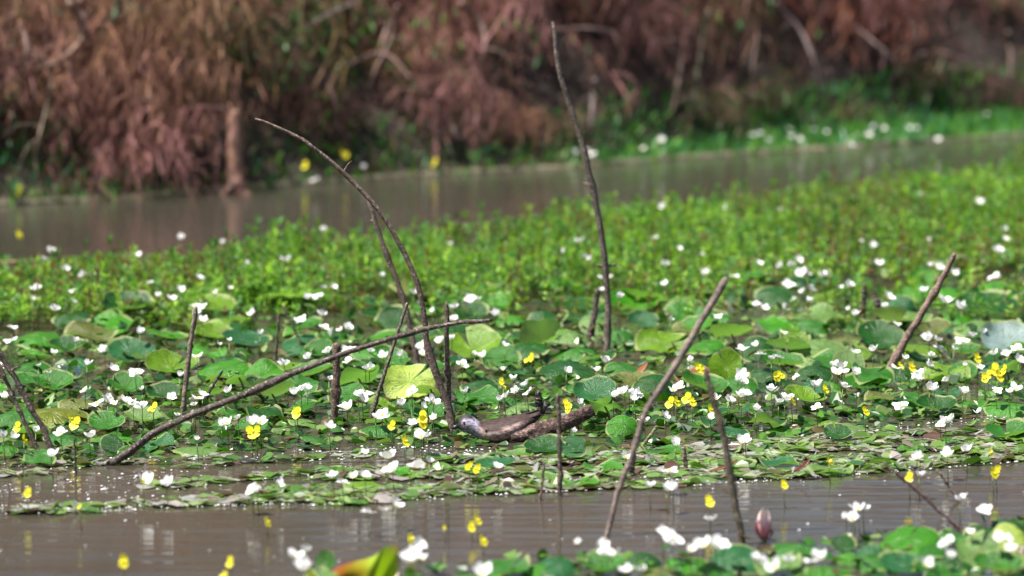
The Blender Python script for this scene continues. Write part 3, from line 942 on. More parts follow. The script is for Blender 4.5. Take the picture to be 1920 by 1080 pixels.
def mat_test(px, py, x, Y):
    for ln, th in (RAFT_A, 5), (RAFT_B, 4), (RAFT_C, 5), (RAFT_D, 4):
        if ln[0][0] < px < ln[-1][0] and abs(py - lerp_line(ln, px)) < th * (0.4 + abs(noise.noise(Vector((x * 5, 1, ln[0][0]))) * 2)):
            return True
    lo, hi = lerp_line(MAT_LOW, px), lerp_line(MAT_TOP, px)
    if not (hi < py < lo):
        return False
    nn = noise.noise(Vector((x * 0.9, Y * 7.0, 2.0))) + 0.5 * noise.noise(Vector((x * 3.5, Y * 12, 5.0)))
    k = max(0, min(1, (px - 650) / 500))
    edge = 10 * noise.noise(Vector((x * 3.0, 0, 8.0)))
    if lo - py < 3 + edge:
        return False
    return nn > 0.02 - 0.22 * k - (0.22 if lo - py < 16 else 0)
G2 = [(0.20, 0.28, 0.10), (0.28, 0.33, 0.20), (0.07, 0.16, 0.03), (0.34, 0.34, 0.32), (0.13, 0.24, 0.05), (0.20, 0.18, 0.12), (0.10, 0.20, 0.03), (0.30, 0.27, 0.26), (0.09, 0.05, 0.035), (0.16, 0.28, 0.06)]  # pale greys paint the wet sky sheen into the leaf colours
V, F, C = scatter(2300, mat_test, (0.010, 0.048), lambda px, py: random.uniform(0.003, 0.012), lambda: random.gauss(0, 5) if random.random() < 0.85 else random.gauss(0, 28), G2, (12.8, 16))
V2, F2, C2 = [], [], []
for _ in range(1500):           # drifting stalks and strips lying along the raft
    while True:
        Y = random.uniform(12.8, 16); x = random.uniform(-2.6, 2.6)
        if mat_test(*proj((x, Y, 0)), x, Y):
            break
    L_, W_, a_ = random.uniform(0.03, 0.13), random.uniform(0.002, 0.006), random.gauss(0, 0.45)
    pv, cc = random.uniform(0.006, 0.016), random.choice(G2 + [(0.40, 0.38, 0.38), (0.30, 0.36, 0.14)])
    o = len(V2)
    for k in range(4):
        u = (k / 3 - 0.5) * L_
        for m_ in (-1, 1):
            V2.append((x + u * math.cos(a_) - m_ * W_ * math.sin(a_), Y + u * math.sin(a_) + m_ * W_ * math.cos(a_), pv + 0.006 * math.sin(k * 1.3 + x * 50)))
            C2.append(cc)
    F2 += [(o + 2 * k, o + 2 * k + 1, o + 2 * k + 3, o + 2 * k + 2) for k in range(3)]
mbm = MB()
mbm.v = [tuple(p) for p in V] + V2
mbm.f = [tuple(int(q) for q in f) for f in F] + [tuple(q + len(V) for q in f) for f in F2]
mbm.c = [tuple(c_) for c_ in C] + C2
mbm.mi = [0] * len(mbm.f)
stuff('floating_leaf_mat', mbm.mesh('floating_leaf_mat', M['litter'], False), 'flat raft of floating leaves and scum at the water edge', 'floating mat')
fore = lambda px, py, x, Y: py > lerp_line(FORE_TOP, px) + 6
V, F, C = scatter(900, fore, (0.012, 0.03), lambda px, py: random.uniform(0.004, 0.03), lambda: random.gauss(0, 18), G1, (11.0, 12.9))
stuff('shore_leaves', mesh_np('shore_leaves', V, F, C, M['litter'], False), 'small green leaves floating among the nearer lily pads', 'small leaves')
# foam flecks and painted sky glints: mat's lower edges, a few on open water
Vs, Fs = [], []
def fleck(x, Y, s_):
    o = len(Vs)
    k = random.uniform(0.5, 1.0)
    Vs.extend([(x - s_, Y - s_ * 0.1, 0.0045), (x - s_ * 0.2, Y - s_ * k, 0.0045), (x + s_, Y, 0.0045), (x + s_ * 0.2, Y + s_ * k, 0.0045), (x, Y, 0.005 + s_ * 0.35)])
    Fs.extend([(o, o + 1, o + 4), (o + 1, o + 2, o + 4), (o + 2, o + 3, o + 4), (o + 3, o, o + 4)])
for _ in range(1700):
    px = random.uniform(-60, 1980)
    which = random.random()
    if which < 0.55:
        py = lerp_line(MAT_LOW, px) - abs(random.gauss(0, 11))
    elif which < 0.95:
        py = lerp_line(random.choice([PAD_LOW, RAFT_A, RAFT_B]) if px < 700 else PAD_LOW, px) + random.gauss(4, 5)
    else:
        py = random.uniform(870, 1060)
        if py > lerp_line(FORE_TOP, px) - 8:
            continue
    p = gp(px, py)
    fleck(p.x, p.y, random.choice([random.uniform(0.0015, 0.004), random.uniform(0.002, 0.0065)]))
stuff('foam_and_glints', mesh_np('foam_and_glints', np.array(Vs), np.array(Fs), np.ones((len(Vs), 3)), M['foam']), 'tiny white foam flecks and painted glints on the dark water', 'foam')

# ------------------------------------------------------------------ dead sticks
STICKS = [
    ([(478, 222), (520, 238), (575, 268), (630, 310), (690, 370), (725, 415), (758, 475), (785, 540), (796, 600), (802, 650), (825, 720), (842, 765), (850, 812)], (3.5, 9), (0.17, 0.115, 0.095), 'tall grey brown stick arching over to a thin pale tip', 0.12),
    ([(690, 372), (705, 420), (730, 490), (750, 540), (766, 600), (778, 660), (786, 706)], (5, 8), (0.20, 0.14, 0.11), 'grey brown stick propped under the tall arching stick', 0.12),
    ([(838, 565), (838, 640), (839, 700), (842, 760), (848, 808)], (5, 9), (0.14, 0.10, 0.08), 'upright brown stick beside the foot of the arching stick', 0.2),
    ([(925, 600), (830, 610), (740, 632), (640, 665), (560, 695), (470, 735), (380, 770), (300, 805), (240, 848), (204, 872)], (5, 10), (0.085, 0.06, 0.052), 'long dark bowed stick slanting out of the open water', 0.16),
    ([(764, 568), (740, 640), (718, 710), (695, 785)], (3.5, 5), (0.16, 0.12, 0.09), 'thin brown stick leaning behind the long bowed stick', 0.1),
    ([(632, 642), (631, 700), (629, 750), (627, 795)], (9, 10), (0.13, 0.075, 0.055), 'thick short reddish brown stick crossed by the long bowed stick', 0.2),
    ([(368, 575), (358, 640), (350, 700), (343, 782)], (5, 7), (0.26, 0.20, 0.16), 'knobby pale upright stick topped by white flowers', 0.45),
    ([(1038, 40), (1047, 120), (1062, 180), (1074, 215), (1095, 280), (1114, 365), (1130, 450), (1138, 540), (1141, 600), (1138, 662)], (6, 8), (0.15, 0.115, 0.095), 'tallest slender brown stick rising straight past the far bank', 0.2),
    ([(1120, 542), (1115, 590), (1106, 632)], (6, 9), (0.075, 0.05, 0.045), 'short dark stub beside the tallest slender stick', 0.25),
    ([(1362, 522), (1310, 610), (1270, 680), (1212, 770), (1187, 850), (1160, 920), (1138, 1005)], (9, 6), (0.26, 0.20, 0.175), 'long pale grey stick leaning across pads and open water', 0.16),
    ([(1790, 475), (1768, 520), (1745, 560), (1700, 635), (1660, 706)], (6, 11), (0.24, 0.155, 0.12), 'thick reddish brown stick leaning among pads beside the grey crumpled leaf', 0.2),
    ([(1621, 532), (1619, 570), (1616, 612)], (5, 7), (0.045, 0.035, 0.03), 'blackish upright stub, taller of two standing together', 0.2),
    ([(1644, 560), (1647, 590), (1648, 618)], (6, 8), (0.035, 0.024, 0.024), 'blackish upright stub, shorter of two standing together', 0.2),
    ([(1322, 690), (1338, 748), (1354, 800), (1366, 870), (1380, 950), (1392, 1022)], (7, 9), (0.125, 0.10, 0.065), 'dark brown stick standing in the open water beside the pink bud', 0.18),
    ([(1046, 738), (1048, 800), (1051, 870), (1050, 932)], (4.5, 6), (0.11, 0.08, 0.06), 'thin dark upright stick in front of the weathered log', 0.25),
    ([(-24, 610), (0, 662), (30, 712), (60, 768), (82, 806), (106, 868)], (6, 8), (0.15, 0.11, 0.09), 'thick brown stick leaning in from the picture edge over pads', 0.15),
    ([(-30, 640), (0, 688), (22, 738), (46, 792), (80, 866)], (4, 6), (0.16, 0.12, 0.10), 'thin brown stick leaning beside the thick one at the picture edge', 0.15),
    ([(1655, 866), (1722, 922), (1802, 994)], (3.5, 5), (0.16, 0.10, 0.08), 'thin reddish twig slanting low over open water, longer of two', 0.15),
    ([(1757, 880), (1778, 910), (1798, 940)], (3.5, 4), (0.26, 0.20, 0.16), 'short pale twig slanting low over open water', 0.15),
    ([(523, 588), (519, 640), (516, 676)], (3, 4), (0.11, 0.095, 0.06), 'thin dark upright reed beside the green slanting one', 0.1),
    ([(530, 572), (550, 613), (572, 665)], (3, 4), (0.16, 0.18, 0.07), 'thin greenish reed slanting among the lily pads', 0.1),
    ([(417, 694), (400, 722), (376, 766)], (3, 4), (0.06, 0.055, 0.045), 'thin dark twig slanting just above the long bowed stick', 0.1),
    ([(1008, 735), (1011, 755), (1013, 776)], (7, 8), (0.035, 0.03, 0.03), 'small black stub behind the duck', 0.2),
    ([(140, 822), (141, 860), (141, 892)], (2.5, 3), (0.05, 0.05, 0.035), 'thin black reed stub at the water edge', 0.1),
    ([(1020, 866), (1017, 900), (1013, 938)], (3, 3.5), (0.22, 0.17, 0.13), 'thin pale upright twig at the edge of the floating mat', 0.1),
    ([(1282, 838), (1284, 862), (1288, 886)], (5, 6), (0.13, 0.085, 0.065), 'short brown stub on the floating mat', 0.2),
    ([(1188, 852), (1186, 872), (1184, 892)], (6, 7), (0.12, 0.09, 0.07), 'short broad brown stub beside the long pale stick', 0.2),
    ([(1232, 800), (1214, 824), (1198, 846)], (4, 5), (0.28, 0.34, 0.13), 'pale green cut reed leaning low among the pads', 0.05),
]
for pts, (r0, r1), colr, lab, bmp in STICKS:
    base = pts[-1]
    Y = gp(*base).y
    q = smooth_poly(pts, 26)
    W3 = []
    for k, (a, b_) in enumerate(q):
        p = at(a, b_, Y)
        p.x += random.gauss(0, 0.0012); p.z += random.gauss(0, 0.0012)
        W3.append(p)
    d = (W3[-1] - W3[-2]).normalized()
    W3.append(W3[-1] + d * 0.05)
    n = len(W3)
    knots = {random.randint(3, n - 4): random.uniform(1.15, 1.4) for _ in range(4)}
    rad = [0.78 * (r0 + (r1 - r0) * k / (n - 1)) * mpp(Y) * knots.get(k, 1.0) for k in range(n)]
    rad[0] *= 0.6
    mb = MB()
    mb.tube(W3, rad, 9, (1, 1, 1), bmp + 0.14)
    o = link('dead_stick', mb.mesh('dead_stick', M['bark']))
    o.color = (*colr, 1)
    if len(pts) >= 5:
        for _ in range(3):
            k = random.randint(4, n - 8)
            tw = MB()
            ax = (W3[k] - W3[k + 1]).normalized()
            dd = ax * 0.7 + Vector((random.choice([-1, 1]) * random.uniform(0.4, 0.9), random.gauss(0, 0.3), random.gauss(0, 0.2)))
            tw.tube(arch(W3[k], dd, random.uniform(0.018, 0.055), 4, 0.2, 0.12), [rad[k] * 0.5, rad[k] * 0.42, rad[k] * 0.36, rad[k] * 0.3, rad[k] * 0.15], 5)
            t_ = link('twig', tw.mesh('twig', M['bark']), o)
            t_.color = (*colr, 1)
    tag(o, lab, 'stick', 'dead sticks standing in the pond')

# ------------------------------------------------------------------ duck
bp = gp(940, 826)
mp_ = mpp(bp.y)
duck = root('duck', (bp.x, bp.y, 0.006), R(8))
LIL, BRN, FLK, DRK = (0.40, 0.38, 0.50), (0.045, 0.019, 0.017), (0.52, 0.39, 0.36), (0.03, 0.022, 0.028)
rings = [  # x, z centre, half width, half height
    (0.150, 0.088, 0.006, 0.004), (0.128, 0.074, 0.022, 0.012), (0.098, 0.062, 0.042, 0.028), (0.060, 0.048, 0.060, 0.042), (0.018, 0.034, 0.068, 0.044),
    (-0.024, 0.028, 0.066, 0.042), (-0.058, 0.026, 0.056, 0.038), (-0.080, 0.032, 0.044, 0.036), (-0.096, 0.043, 0.036, 0.035), (-0.110, 0.054, 0.033, 0.036),
    (-0.126, 0.060, 0.032, 0.035), (-0.142, 0.060, 0.027, 0.029), (-0.154, 0.057, 0.018, 0.020), (-0.160, 0.055, 0.008, 0.010)]
mb = MB()
V, C, n = [], [], 20
for i, (x, z, hw, hh) in enumerate(rings):
    for k in range(n):
        a = 2 * math.pi * k / n
        y, zz = math.cos(a) * hw, z + math.sin(a) * hh
        V.append((x, y, zz))
        s_ = math.sin(a)
        if x < -0.088:
            c = DRK if (s_ > 0.80 and x < -0.10) or x < -0.150 else LIL
        else:
            c = BRN if s_ > 0.40 + 0.15 * math.sin(x * 40) else FLK
            if x > 0.09:
                c = BRN
        C.append(c)
F = [(i * n + k, (i + 1) * n + k, (i + 1) * n + (k + 1) % n, i * n + (k + 1) % n) for i in range(len(rings) - 1) for k in range(n)]
F += [tuple(range(n)), tuple((len(rings) - 1) * n + k for k in range(n))[::-1]]
mb.add(V, F, C)
body = link('body', mb.mesh('duck_body', M['feathers']), duck)
ss = body.modifiers.new('smooth', 'SUBSURF'); ss.levels = ss.render_levels = 1
mb = MB()
mb.tube([(-0.156, 0, 0.052), (-0.170, 0, 0.047), (-0.184, 0, 0.043)], [0.009, 0.008, 0.005], 10)
link('bill', mb.mesh('duck_bill', M['bill']), duck)
for sy in (-1, 1):
    mb = MB()
    for i in range(7):
        th = math.pi * i / 6
        mb.v += []
    V, F = [], []
    for i in range(7):
        th = math.pi * i / 6
        for k in range(8):
            ph = 2 * math.pi * k / 8
            V.append((-0.140 + 0.0042 * math.sin(th) * math.cos(ph), sy * 0.0265 + 0.0042 * math.cos(th), 0.066 + 0.0042 * math.sin(th) * math.sin(ph)))
    for i in range(6):
        for k in range(8):
            F.append((i * 8 + k, i * 8 + (k + 1) % 8, (i + 1) * 8 + (k + 1) % 8, (i + 1) * 8 + k))
    mb.add(V, F)
    link('eye', mb.mesh('duck_eye', M['eye']), duck)
    # folded wing lying along the back, its tip standing clear of the tail
    mb = MB()
    V, F, C = [], [], []
    L = 12
    for i in range(L + 1):
        t = i / L
        x = -0.066 + 0.205 * t
        top = 0.060 + 0.040 * t ** 1.5
        wid = 0.034 * math.sin(math.pi * min(1, 0.12 + 0.85 * (1 - t)) ** 0.8) + 0.004
        for j in range(5):
            u = j / 4
            yy = sy * (0.006 + 0.048 * u * (1 - 0.62 * t))
            V.append((x, yy, top - 0.021 * u * u * (1 - 0.55 * t)))
            k_ = (1.0, 0.6, 1.3, 0.55, 1.1)[(i + j) % 5]
            C.append((0.045 * k_, 0.020 * k_, 0.018 * k_))
    for i in range(L):
        for j in range(4):
            F.append((i * 5 + j, i * 5 + j + 1, (i + 1) * 5 + j + 1, (i + 1) * 5 + j))
    mb.add(V, F, C)
    wg = link('wing', mb.mesh('duck_wing', M['feathers']), duck)
    sm = wg.modifiers.new('thick', 'SOLIDIFY'); sm.thickness = 0.006
tag(duck, 'brown backed duck with lilac grey head and mottled pale flank resting on floating leaves', 'duck')

# ------------------------------------------------------------------ weathered hollow log beside the duck
Yl_ = gp(1000, 836).y
q = smooth_poly([(958, 821), (985, 816), (1020, 806), (1060, 792), (1112, 768)], 18)
W3 = [at(a, b_, Yl_ + 0.02 * k / 18) for k, (a, b_) in enumerate(q)]
rr_ = [0.86 * (7 + 10 * min(1, k / 6) - 3.0 * max(0, (k - 12) / 6)) * mpp(Yl_) for k in range(19)]
mb = MB()
mb.tube(W3, rr_, 16, (1, 1, 1), 0.5, caps=False)
o = link('driftwood_log', mb.mesh('driftwood_log', M['log'])); o.color = (0.34, 0.22, 0.20, 1)
mb = MB()
d = (W3[-1] - W3[-3]).normalized()
mb.tube([W3[-1] + d * 0.001, W3[-1] - d * 0.03, W3[-1] - d * 0.06], [rr_[-1] * 0.86, rr_[-1] * 0.7, rr_[-1] * 0.2], 14, caps=True)
mb.f = [f for f in mb.f if len(f) == 4] + [mb.f[-1]]
mb.mi = [0] * len(mb.f)
link('hollow_end', mb.mesh('hollow_end', M['wood_in']), o)
mb = MB()
mb.tube([W3[9] + Vector((0, -0.01, 0.015)), W3[8] + Vector((0.0, -0.014, 0.04))], [0.006, 0.003], 7, (1, 1, 1), 0.3)
k_ = link('branch_stub', mb.mesh('branch_stub', M['bark']), o); k_.color = (0.3, 0.2, 0.17, 1)
tag(o, 'pale pinkish weathered log with a dark hollow end, lying beside the duck', 'log')

# ------------------------------------------------------------------ pink water lily bud
pb = gp(1433, 1014)
kk = mpp(pb.y)
bud = root('lily_bud', (pb.x, pb.y, 0))
def petal(L, W, curve, th, lean, z0):
    """one upright pointed petal wrapped round the axis"""
    V, F = [], []
    for i in range(9):
        t = i / 8
        wv = W * math.sin(math.pi * (0.14 + 0.86 * t) ** 0.9) * (1 if t < 1 else 0.1) + 0.0012
        rad = lean * math.sin(math.pi * (0.10 + 0.80 * t)) ** 0.8
        for j in range(5):
            u = (j - 2) / 2
            a = th + u * wv / max(0.006, lean)
            V.append((rad * math.cos(a), rad * math.sin(a), z0 + L * t))
    for i in range(8):
        for j in range(4):
            F.append((i * 5 + j, i * 5 + j + 1, (i + 1) * 5 + j + 1, (i + 1) * 5 + j))
    return V, F
mb = MB()
for k in range(5):
    V, F = petal(58 * kk, 10.5 * kk, 0, k * 1.257 - 1.57, 14.5 * kk, 0.006)
    mb.add(V, F, [tuple(Vector((0.80, 0.30, 0.36)).lerp(Vector((0.92, 0.76, 0.82)), max(0, min(1, (i_ // 5 - 2) / 5)))) for i_ in range(len(V))])
bo = link('petals', mb.mesh('bud_petals', M['pink']), bud)
s_ = bo.modifiers.new('thick', 'SOLIDIFY'); s_.thickness = 0.002
mb = MB()
for a_, L in ((-0.35, 26), (3.35, 40), (1.57, 36)):
    V, F = petal(L * kk, 6 * kk, 0, a_, 17.5 * kk, 0.005)
    mb.add(V, F)
bo = link('sepals', mb.mesh('bud_sepals', M['crimson']), bud)
s_ = bo.modifiers.new('thick', 'SOLIDIFY'); s_.thickness = 0.002
mb = MB()
mb.tube([(0, 0, -0.05), (0, 0, 0.006)], [0.006, 0.008], 8)
link('stalk', mb.mesh('bud_stalk', M['stem']), bud)
tag(bud, 'closed pink water lily bud with dark crimson sepals standing beside open water', 'flower bud')

# ------------------------------------------------------------------ dead curled leaves
def curl_leaf(px, py, L, turn, wid, colr, lab, rz=0.0, tilt=0.0):
    p = gp(px, py, 0.03)
    mb = MB()
    V, F = [], []
    n = 14
    x = z = 0.0; a = tilt
    for i in range(n + 1):
        t = i / n
        wv = wid * math.sin(math.pi * (0.06 + 0.9 * t))
        for j in range(3):
            V.append((x, (j - 1) * wv, z + abs(j - 1) * wv * 0.3))
        x += L / n * math.cos(a); z += L / n * math.sin(a); a += turn / n
    for i in range(n):
        for j in range(2):
            F.append((i * 3 + j, i * 3 + j + 1, i * 3 + j + 4, i * 3 + j + 3))
    mb.add(V, F, colr)
    o = link('dead_leaf', mb.mesh('dead_leaf', M['litter']))
    o.location = p; o.rotation_euler = (0, 0, rz)
    s_ = o.modifiers.new('thick', 'SOLIDIFY'); s_.thickness = 0.0025
    tag(o, lab, 'dead leaf', 'dead leaves among the pads')
curl_leaf(1378, 700, 0.10, 4.4, 0.016, (0.50, 0.38, 0.20), 'cream curled dead leaf above a white flower cluster', 0.1, 0.3)
curl_leaf(1330, 884, 0.11, 0.8, 0.022, (0.17, 0.045, 0.025), 'dark red dead leaf lying on the edge of the floating mat', 0.1, 0.0)
curl_leaf(1488, 884, 0.08, 1.2, 0.018, (0.13, 0.025, 0.02), 'dark maroon dead leaf at the floating mat edge', 0.2, 0.1)
curl_leaf(-25, 494, 0.26, 0.1, 0.022, (0.45, 0.38, 0.18), 'straw yellow dead reed leaf at the edge of the weed bed', 0.12, 0.0)
curl_leaf(1765, 502, 0.16, -1.3, 0.012, (0.42, 0.46, 0.25), 'pale arching dead leaf over the top of the leaning stick', 0.1, 0.9)
curl_leaf(1185, 706, 0.09, 0.9, 0.02, (0.30, 0.10, 0.04), 'rust brown dead leaf between lily pads under the tallest stick', 0.5, 0.2)
curl_leaf(598, 515, 0.15, -1.6, 0.05, (0.40, 0.42, 0.36), 'greyish humped dead leaf standing among the weeds', 0.3, 0.8)

# ------------------------------------------------------------------ flowers
def petal_grid(mb, th, L, W, up, curl, mi=0, z0=0.0, r0=0.003):
    V, F = [], []
    ca, sa = math.cos(th), math.sin(th)
    for i in range(5):
        t = i / 4
        wv = W * (0.25 + 0.75 * math.sin(math.pi * min(1, 0.12 + 0.80 * t)))
        for j in range(4):
            u = (j - 1.5) / 1.5
            rr = r0 + L * t * math.cos(up)
            zz = z0 + L * t * math.sin(up) + curl * t * t * L + 0.15 * u * u * W
            x, y = rr, u * wv * (1 if t < 1 else 0.8)
            if i == 4:
                x += random.uniform(-0.12, 0.10) * L
            V.append((x * ca - y * sa, x * sa + y * ca, zz))
    for i in range(4):
        for j in range(3):
            F.append((i * 4 + j, i * 4 + j + 1, (i + 1) * 4 + j + 1, (i + 1) * 4 + j))
    mb.add(V, F, (1, 1, 1), mi)
def white_mesh(seed, npet, up):
    random.seed(seed)
    mb = MB()
    for k in range(npet):
        petal_grid(mb, 2 * math.pi * k / npet + random.gauss(0, 0.12), random.uniform(0.019, 0.026), random.uniform(0.010, 0.0135), up + random.gauss(0, 0.18), random.uniform(-0.1, 0.3))
    mb.tube([(0, 0, 0.0), (0, 0, 0.005), (0, 0, 0.008)], [0.0035, 0.004, 0.002], 8, (1, 1, 1), 0, 1)
    return mb.mesh('white_petals', [M['white'], M['yellow']])
WHITE = [white_mesh(21, 5, 0.55), white_mesh(22, 5, 0.9), white_mesh(23, 4, 0.7), white_mesh(24, 5, 0.3), white_mesh(25, 6, 0.75), white_mesh(26, 3, 0.8)]
def yellow_mesh(seed):
    random.seed(seed)
    mb = MB()
    petal_grid(mb, -1.57, 0.022, 0.017, -0.55, -0.3)
    petal_grid(mb, 1.57, 0.018, 0.012, 1.15, 0.2)
    petal_grid(mb, -0.5, 0.012, 0.008, 0.3, 0.0)
    petal_grid(mb, 3.6, 0.012, 0.008, 0.3, 0.0)
    mb.tube([(0, -0.004, 0), (0, -0.008, -0.008), (0, -0.004, -0.014)], [0.005, 0.004, 0.0015], 7)
    return mb.mesh('yellow_petals', M['yellow'])
YELLOW = [yellow_mesh(31), yellow_mesh(32), yellow_mesh(33)]
mb = MB()
mb.tube([(0.006, 0.004, -0.1), (0.002, 0.001, 0.3), (-0.001, 0, 0.7), (0, 0, 1.0)], [0.0016, 0.0017, 0.0016, 0.0014], 5)
FSTEM = mb.mesh('flower_stem', M['stem'])
random.seed(99)
def flower(name, px, py, h, meshes, sc, ground=0.0, look='', noun='', cat='', group='', tilt=25):
    p = gp(px, py, h + ground)
    o = root(name, (p.x, p.y, ground - 0.005))
    pt = link('petals', random.choice(meshes), o)
    pt.location = (0, 0, h)
    pt.scale = (sc, sc, sc)
    pt.rotation_euler = (R(random.uniform(0, tilt)), R(random.gauss(0, 14)), random.uniform(0, 6.28) if cat == 'white flower' else random.gauss(0, 0.5))
    if cat == 'white flower':
        pt.rotation_euler = (Matrix.Rotation(R(random.uniform(-5, 34)), 3, 'X') @ Matrix.Rotation(R(random.gauss(0, 16)), 3, 'Y') @ Matrix.Rotation(random.uniform(0, 6.28), 3, 'Z')).to_euler()
    st = link('stem', FSTEM, o)
    st.scale = (1, 1, h)
    pend(o, look, noun, cat, group, p)
    return o
WF = """338,447,1.1 419,454,.8 97,470,1.1 80,484,.8 258,479,1 466,493,.8 122,504,.9 155,516,.9 168,513,1 283,528,.8 375,521,.9 69,542,1.2 61,559,.9 136,544,.7 137,564,.8 103,580,1 299,554,.7 323,560,1
339,545,.9 403,547,.6 432,539,.6 364,573,.9 376,574,1 370,582,.9 380,600,.9 22,613,.9 20,637,1.1 262,623,1.1 142,638,.8 197,657,1 102,660,.8 370,666,1 412,644,.5 430,637,.5 213,692,.9 255,697,1 72,685,.6 93,697,.6 337,703,.8 163,682,.9 473,587,1.1
605,431,1.1 844,457,1 537,487,1.1 718,516,.7 607,539,.8 626,538,.8 595,554,.9 577,558,.9 603,590,1.1 563,598,1 607,612,.9 653,615,1.2 640,617,.8 775,548,.9 812,582,.8 882,558,1.1 894,560,.8 852,576,1 850,597,.8 930,589,1.2 487,624,.8 615,659,1.1 653,655,1.1 693,657,1 533,683,1.2 578,670,1.1 655,675,.9 720,667,1.1 752,665,.9 693,692,1.1 686,689,.8 790,652,1.1 793,664,1.0 823,640,1 848,633,.8 867,682,1 908,667,.9 890,663,.6 943,692,.9 947,647,.8 617,710,.6
1247,388,1.1 1363,390,.9 1087,451,1.2 1052,473,1 1096,484,1 1230,447,.8 1274,466,.7 1249,497,1.1 1317,477,.6 1322,512,1 1424,493,.9 1246,533,.9 1375,517,1.2 1128,520,.7 1143,518,.7 1128,543,.6 1161,556,1 1346,592,.8 1433,578,1 1417,570,.7 1257,596,.6 1393,652,.9 1417,647,.8 1427,662,1 1135,677,1.1 1062,695,.8 1120,693,.9 1390,703,1.1 1384,712,1 1396,716,.9 1293,675,.7 963,710,.9 984,722,.8
1726,366,.7 1836,379,1 1462,392,.6 1882,432,1 1887,449,1 1873,470,1.1 1742,449,.8 1637,462,.9 1615,452,.7 1647,495,1.1 1742,497,.9 1762,498,.9 1791,512,.8 1864,520,1.2 1463,499,1 1482,498,1 1496,488,1.1 1501,513,1.1 1514,512,.9 1544,516,1.1 1479,532,1.1 1593,534,1.1 1574,537,.8 1520,542,1 1505,546,.9 1518,563,.9 1730,545,1 1667,558,1.2 1659,572,.8 1468,574,1 1603,588,1.1 1591,578,.6 1773,565,1.3 1803,577,1.2 1467,621,.7 1605,660,.7 1637,656,1 1680,605,.9 1743,636,1.3 1756,636,.9 1760,652,1.1 1803,638,1.1 1820,629,1 1842,623,.9 1788,653,.7 1865,662,.9 1885,660,.9 1907,653,1 1447,672,.9 1462,668,.7 1565,684,1 1577,688,1.1 1571,699,1.1 1584,697,.9 1605,700,1 1493,705,.6 1747,665,.8 1697,670,.8 1742,685,1 1723,702,1.1 1722,712,.9 1680,688,1 1910,675,1.1 1810,683,.6 1837,685,.7 1777,712,1.1
160,731,.7 12,743,.9 182,755,1.1 202,752,1.2 214,756,.9 238,753,1.2 250,757,.9 267,763,1.1 267,728,.7 115,810,1.1 67,807,.8 7,817,1 25,820,.8 168,817,1.2 97,853,1.1 362,778,.9 365,758,.7 380,740,1.1 372,745,.9 428,733,1 427,793,1.2 416,796,.9 447,782,.7 472,792,1.1 322,742,.8 332,777,.6 370,822,.6 268,900,1.3 313,908,1.2 473,917,1.1
565,730,1.3 552,736,1 576,728,.8 672,740,1.1 680,748,.9 652,765,1.2 642,762,.9 717,777,1.2 705,781,.9 773,733,.9 752,758,.9 813,755,1.2 802,752,.8 792,760,.7 813,782,.7 775,793,.9 872,735,.9 947,743,1.1 937,748,.8 618,800,1 488,792,1.2 790,820,1.3 802,816,.9 685,848,.7 727,857,1.3 737,880,1.4 805,864,1 768,874,.8 933,874,.9 625,892,.9 643,903,1 662,892,.9 685,891,1 523,908,1.1 483,918,.9 742,946,1.2 690,958,.9
777,1035,1.4 785,1022,1.2 770,1050,1.3 762,1040,.8 790,1045,1 557,1045,1.2 573,1030,.8 573,1065,1.3 903,1072,1.2 967,735,1 990,733,.8 1163,736,1.1 1172,732,1.1 1180,738,1 1190,740,1.2 1187,748,.9 1150,742,1 1272,725,1.3 1262,730,1 1247,780,.8 1210,789,.9 1088,755,.7 1267,832,.9 1173,855,1 1255,882,1.2 1262,915,1.2 1250,917,1 1218,910,.9 1343,745,.9 1368,750,1 1390,742,1.2 1400,738,.9 1417,766,.9 1332,783,.8 1393,828,1.1 1398,822,.8 1333,973,1.1 1243,992,.7 1262,1008,1.2 1253,1014,.9 1085,1016,.7 1140,1033,1.4 1128,1026,1.1 1150,1040,1.2 1307,1025,1.2 1320,1022,1.1 1343,1022,1.3 1296,1030,1 1357,1020,.9 1427,1053,1.1 1420,1046,.8 1175,1070,1 1203,1067,.9 1075,807,.7
1472,748,1.3 1460,752,.9 1447,730,1 1528,723,1.1 1580,723,1.1 1532,763,.9 1688,759,1.2 1743,727,1.2 1752,730,.8 1805,735,1.2 1905,730,1.3 1893,734,.8 1832,772,.8 1773,791,1.3 1764,794,.9 1868,730,.9 1720,857,1 1723,890,1 1812,842,1.1 1777,853,1 1610,953,1.2 1602,950,.9 1619,953,.9 1598,972,1.2 1588,967,.8 1800,937,1.1 1845,955,1.1 1778,1018,1.3 1770,1024,1 1877,1013,1.2 1890,1010,.9 1895,1032,1.2 1783,1042,.9 1530,1043,1.1 1543,1045,1 1520,1050,.9 1480,1050,.9 1453,1063,1.2 1822,997,.8 1737,1057,1"""
for tok in WF.split():
    px, py, sc = tok.split(',')
    px, py, sc = float(px), float(py), float(sc)
    t = max(0, min(1, (py - 560) / 250))
    h = 0.135 - 0.05 * t + random.uniform(-0.01, 0.012)
    if 860 < py < 965:
        h = 0.085
    elif py > 985:
        h = 0.10
    Y = gp(px, py, h).y
    look = 'large white' if sc >= 1.15 else 'small white' if sc <= 0.8 else 'white'
    flower('white_flower', px, py, h, WHITE, sc * random.uniform(0.92, 1.22) * (1.0 if py < 860 else 0.92), 0, look, 'water flower', 'white flower', 'white flowers over the pond')
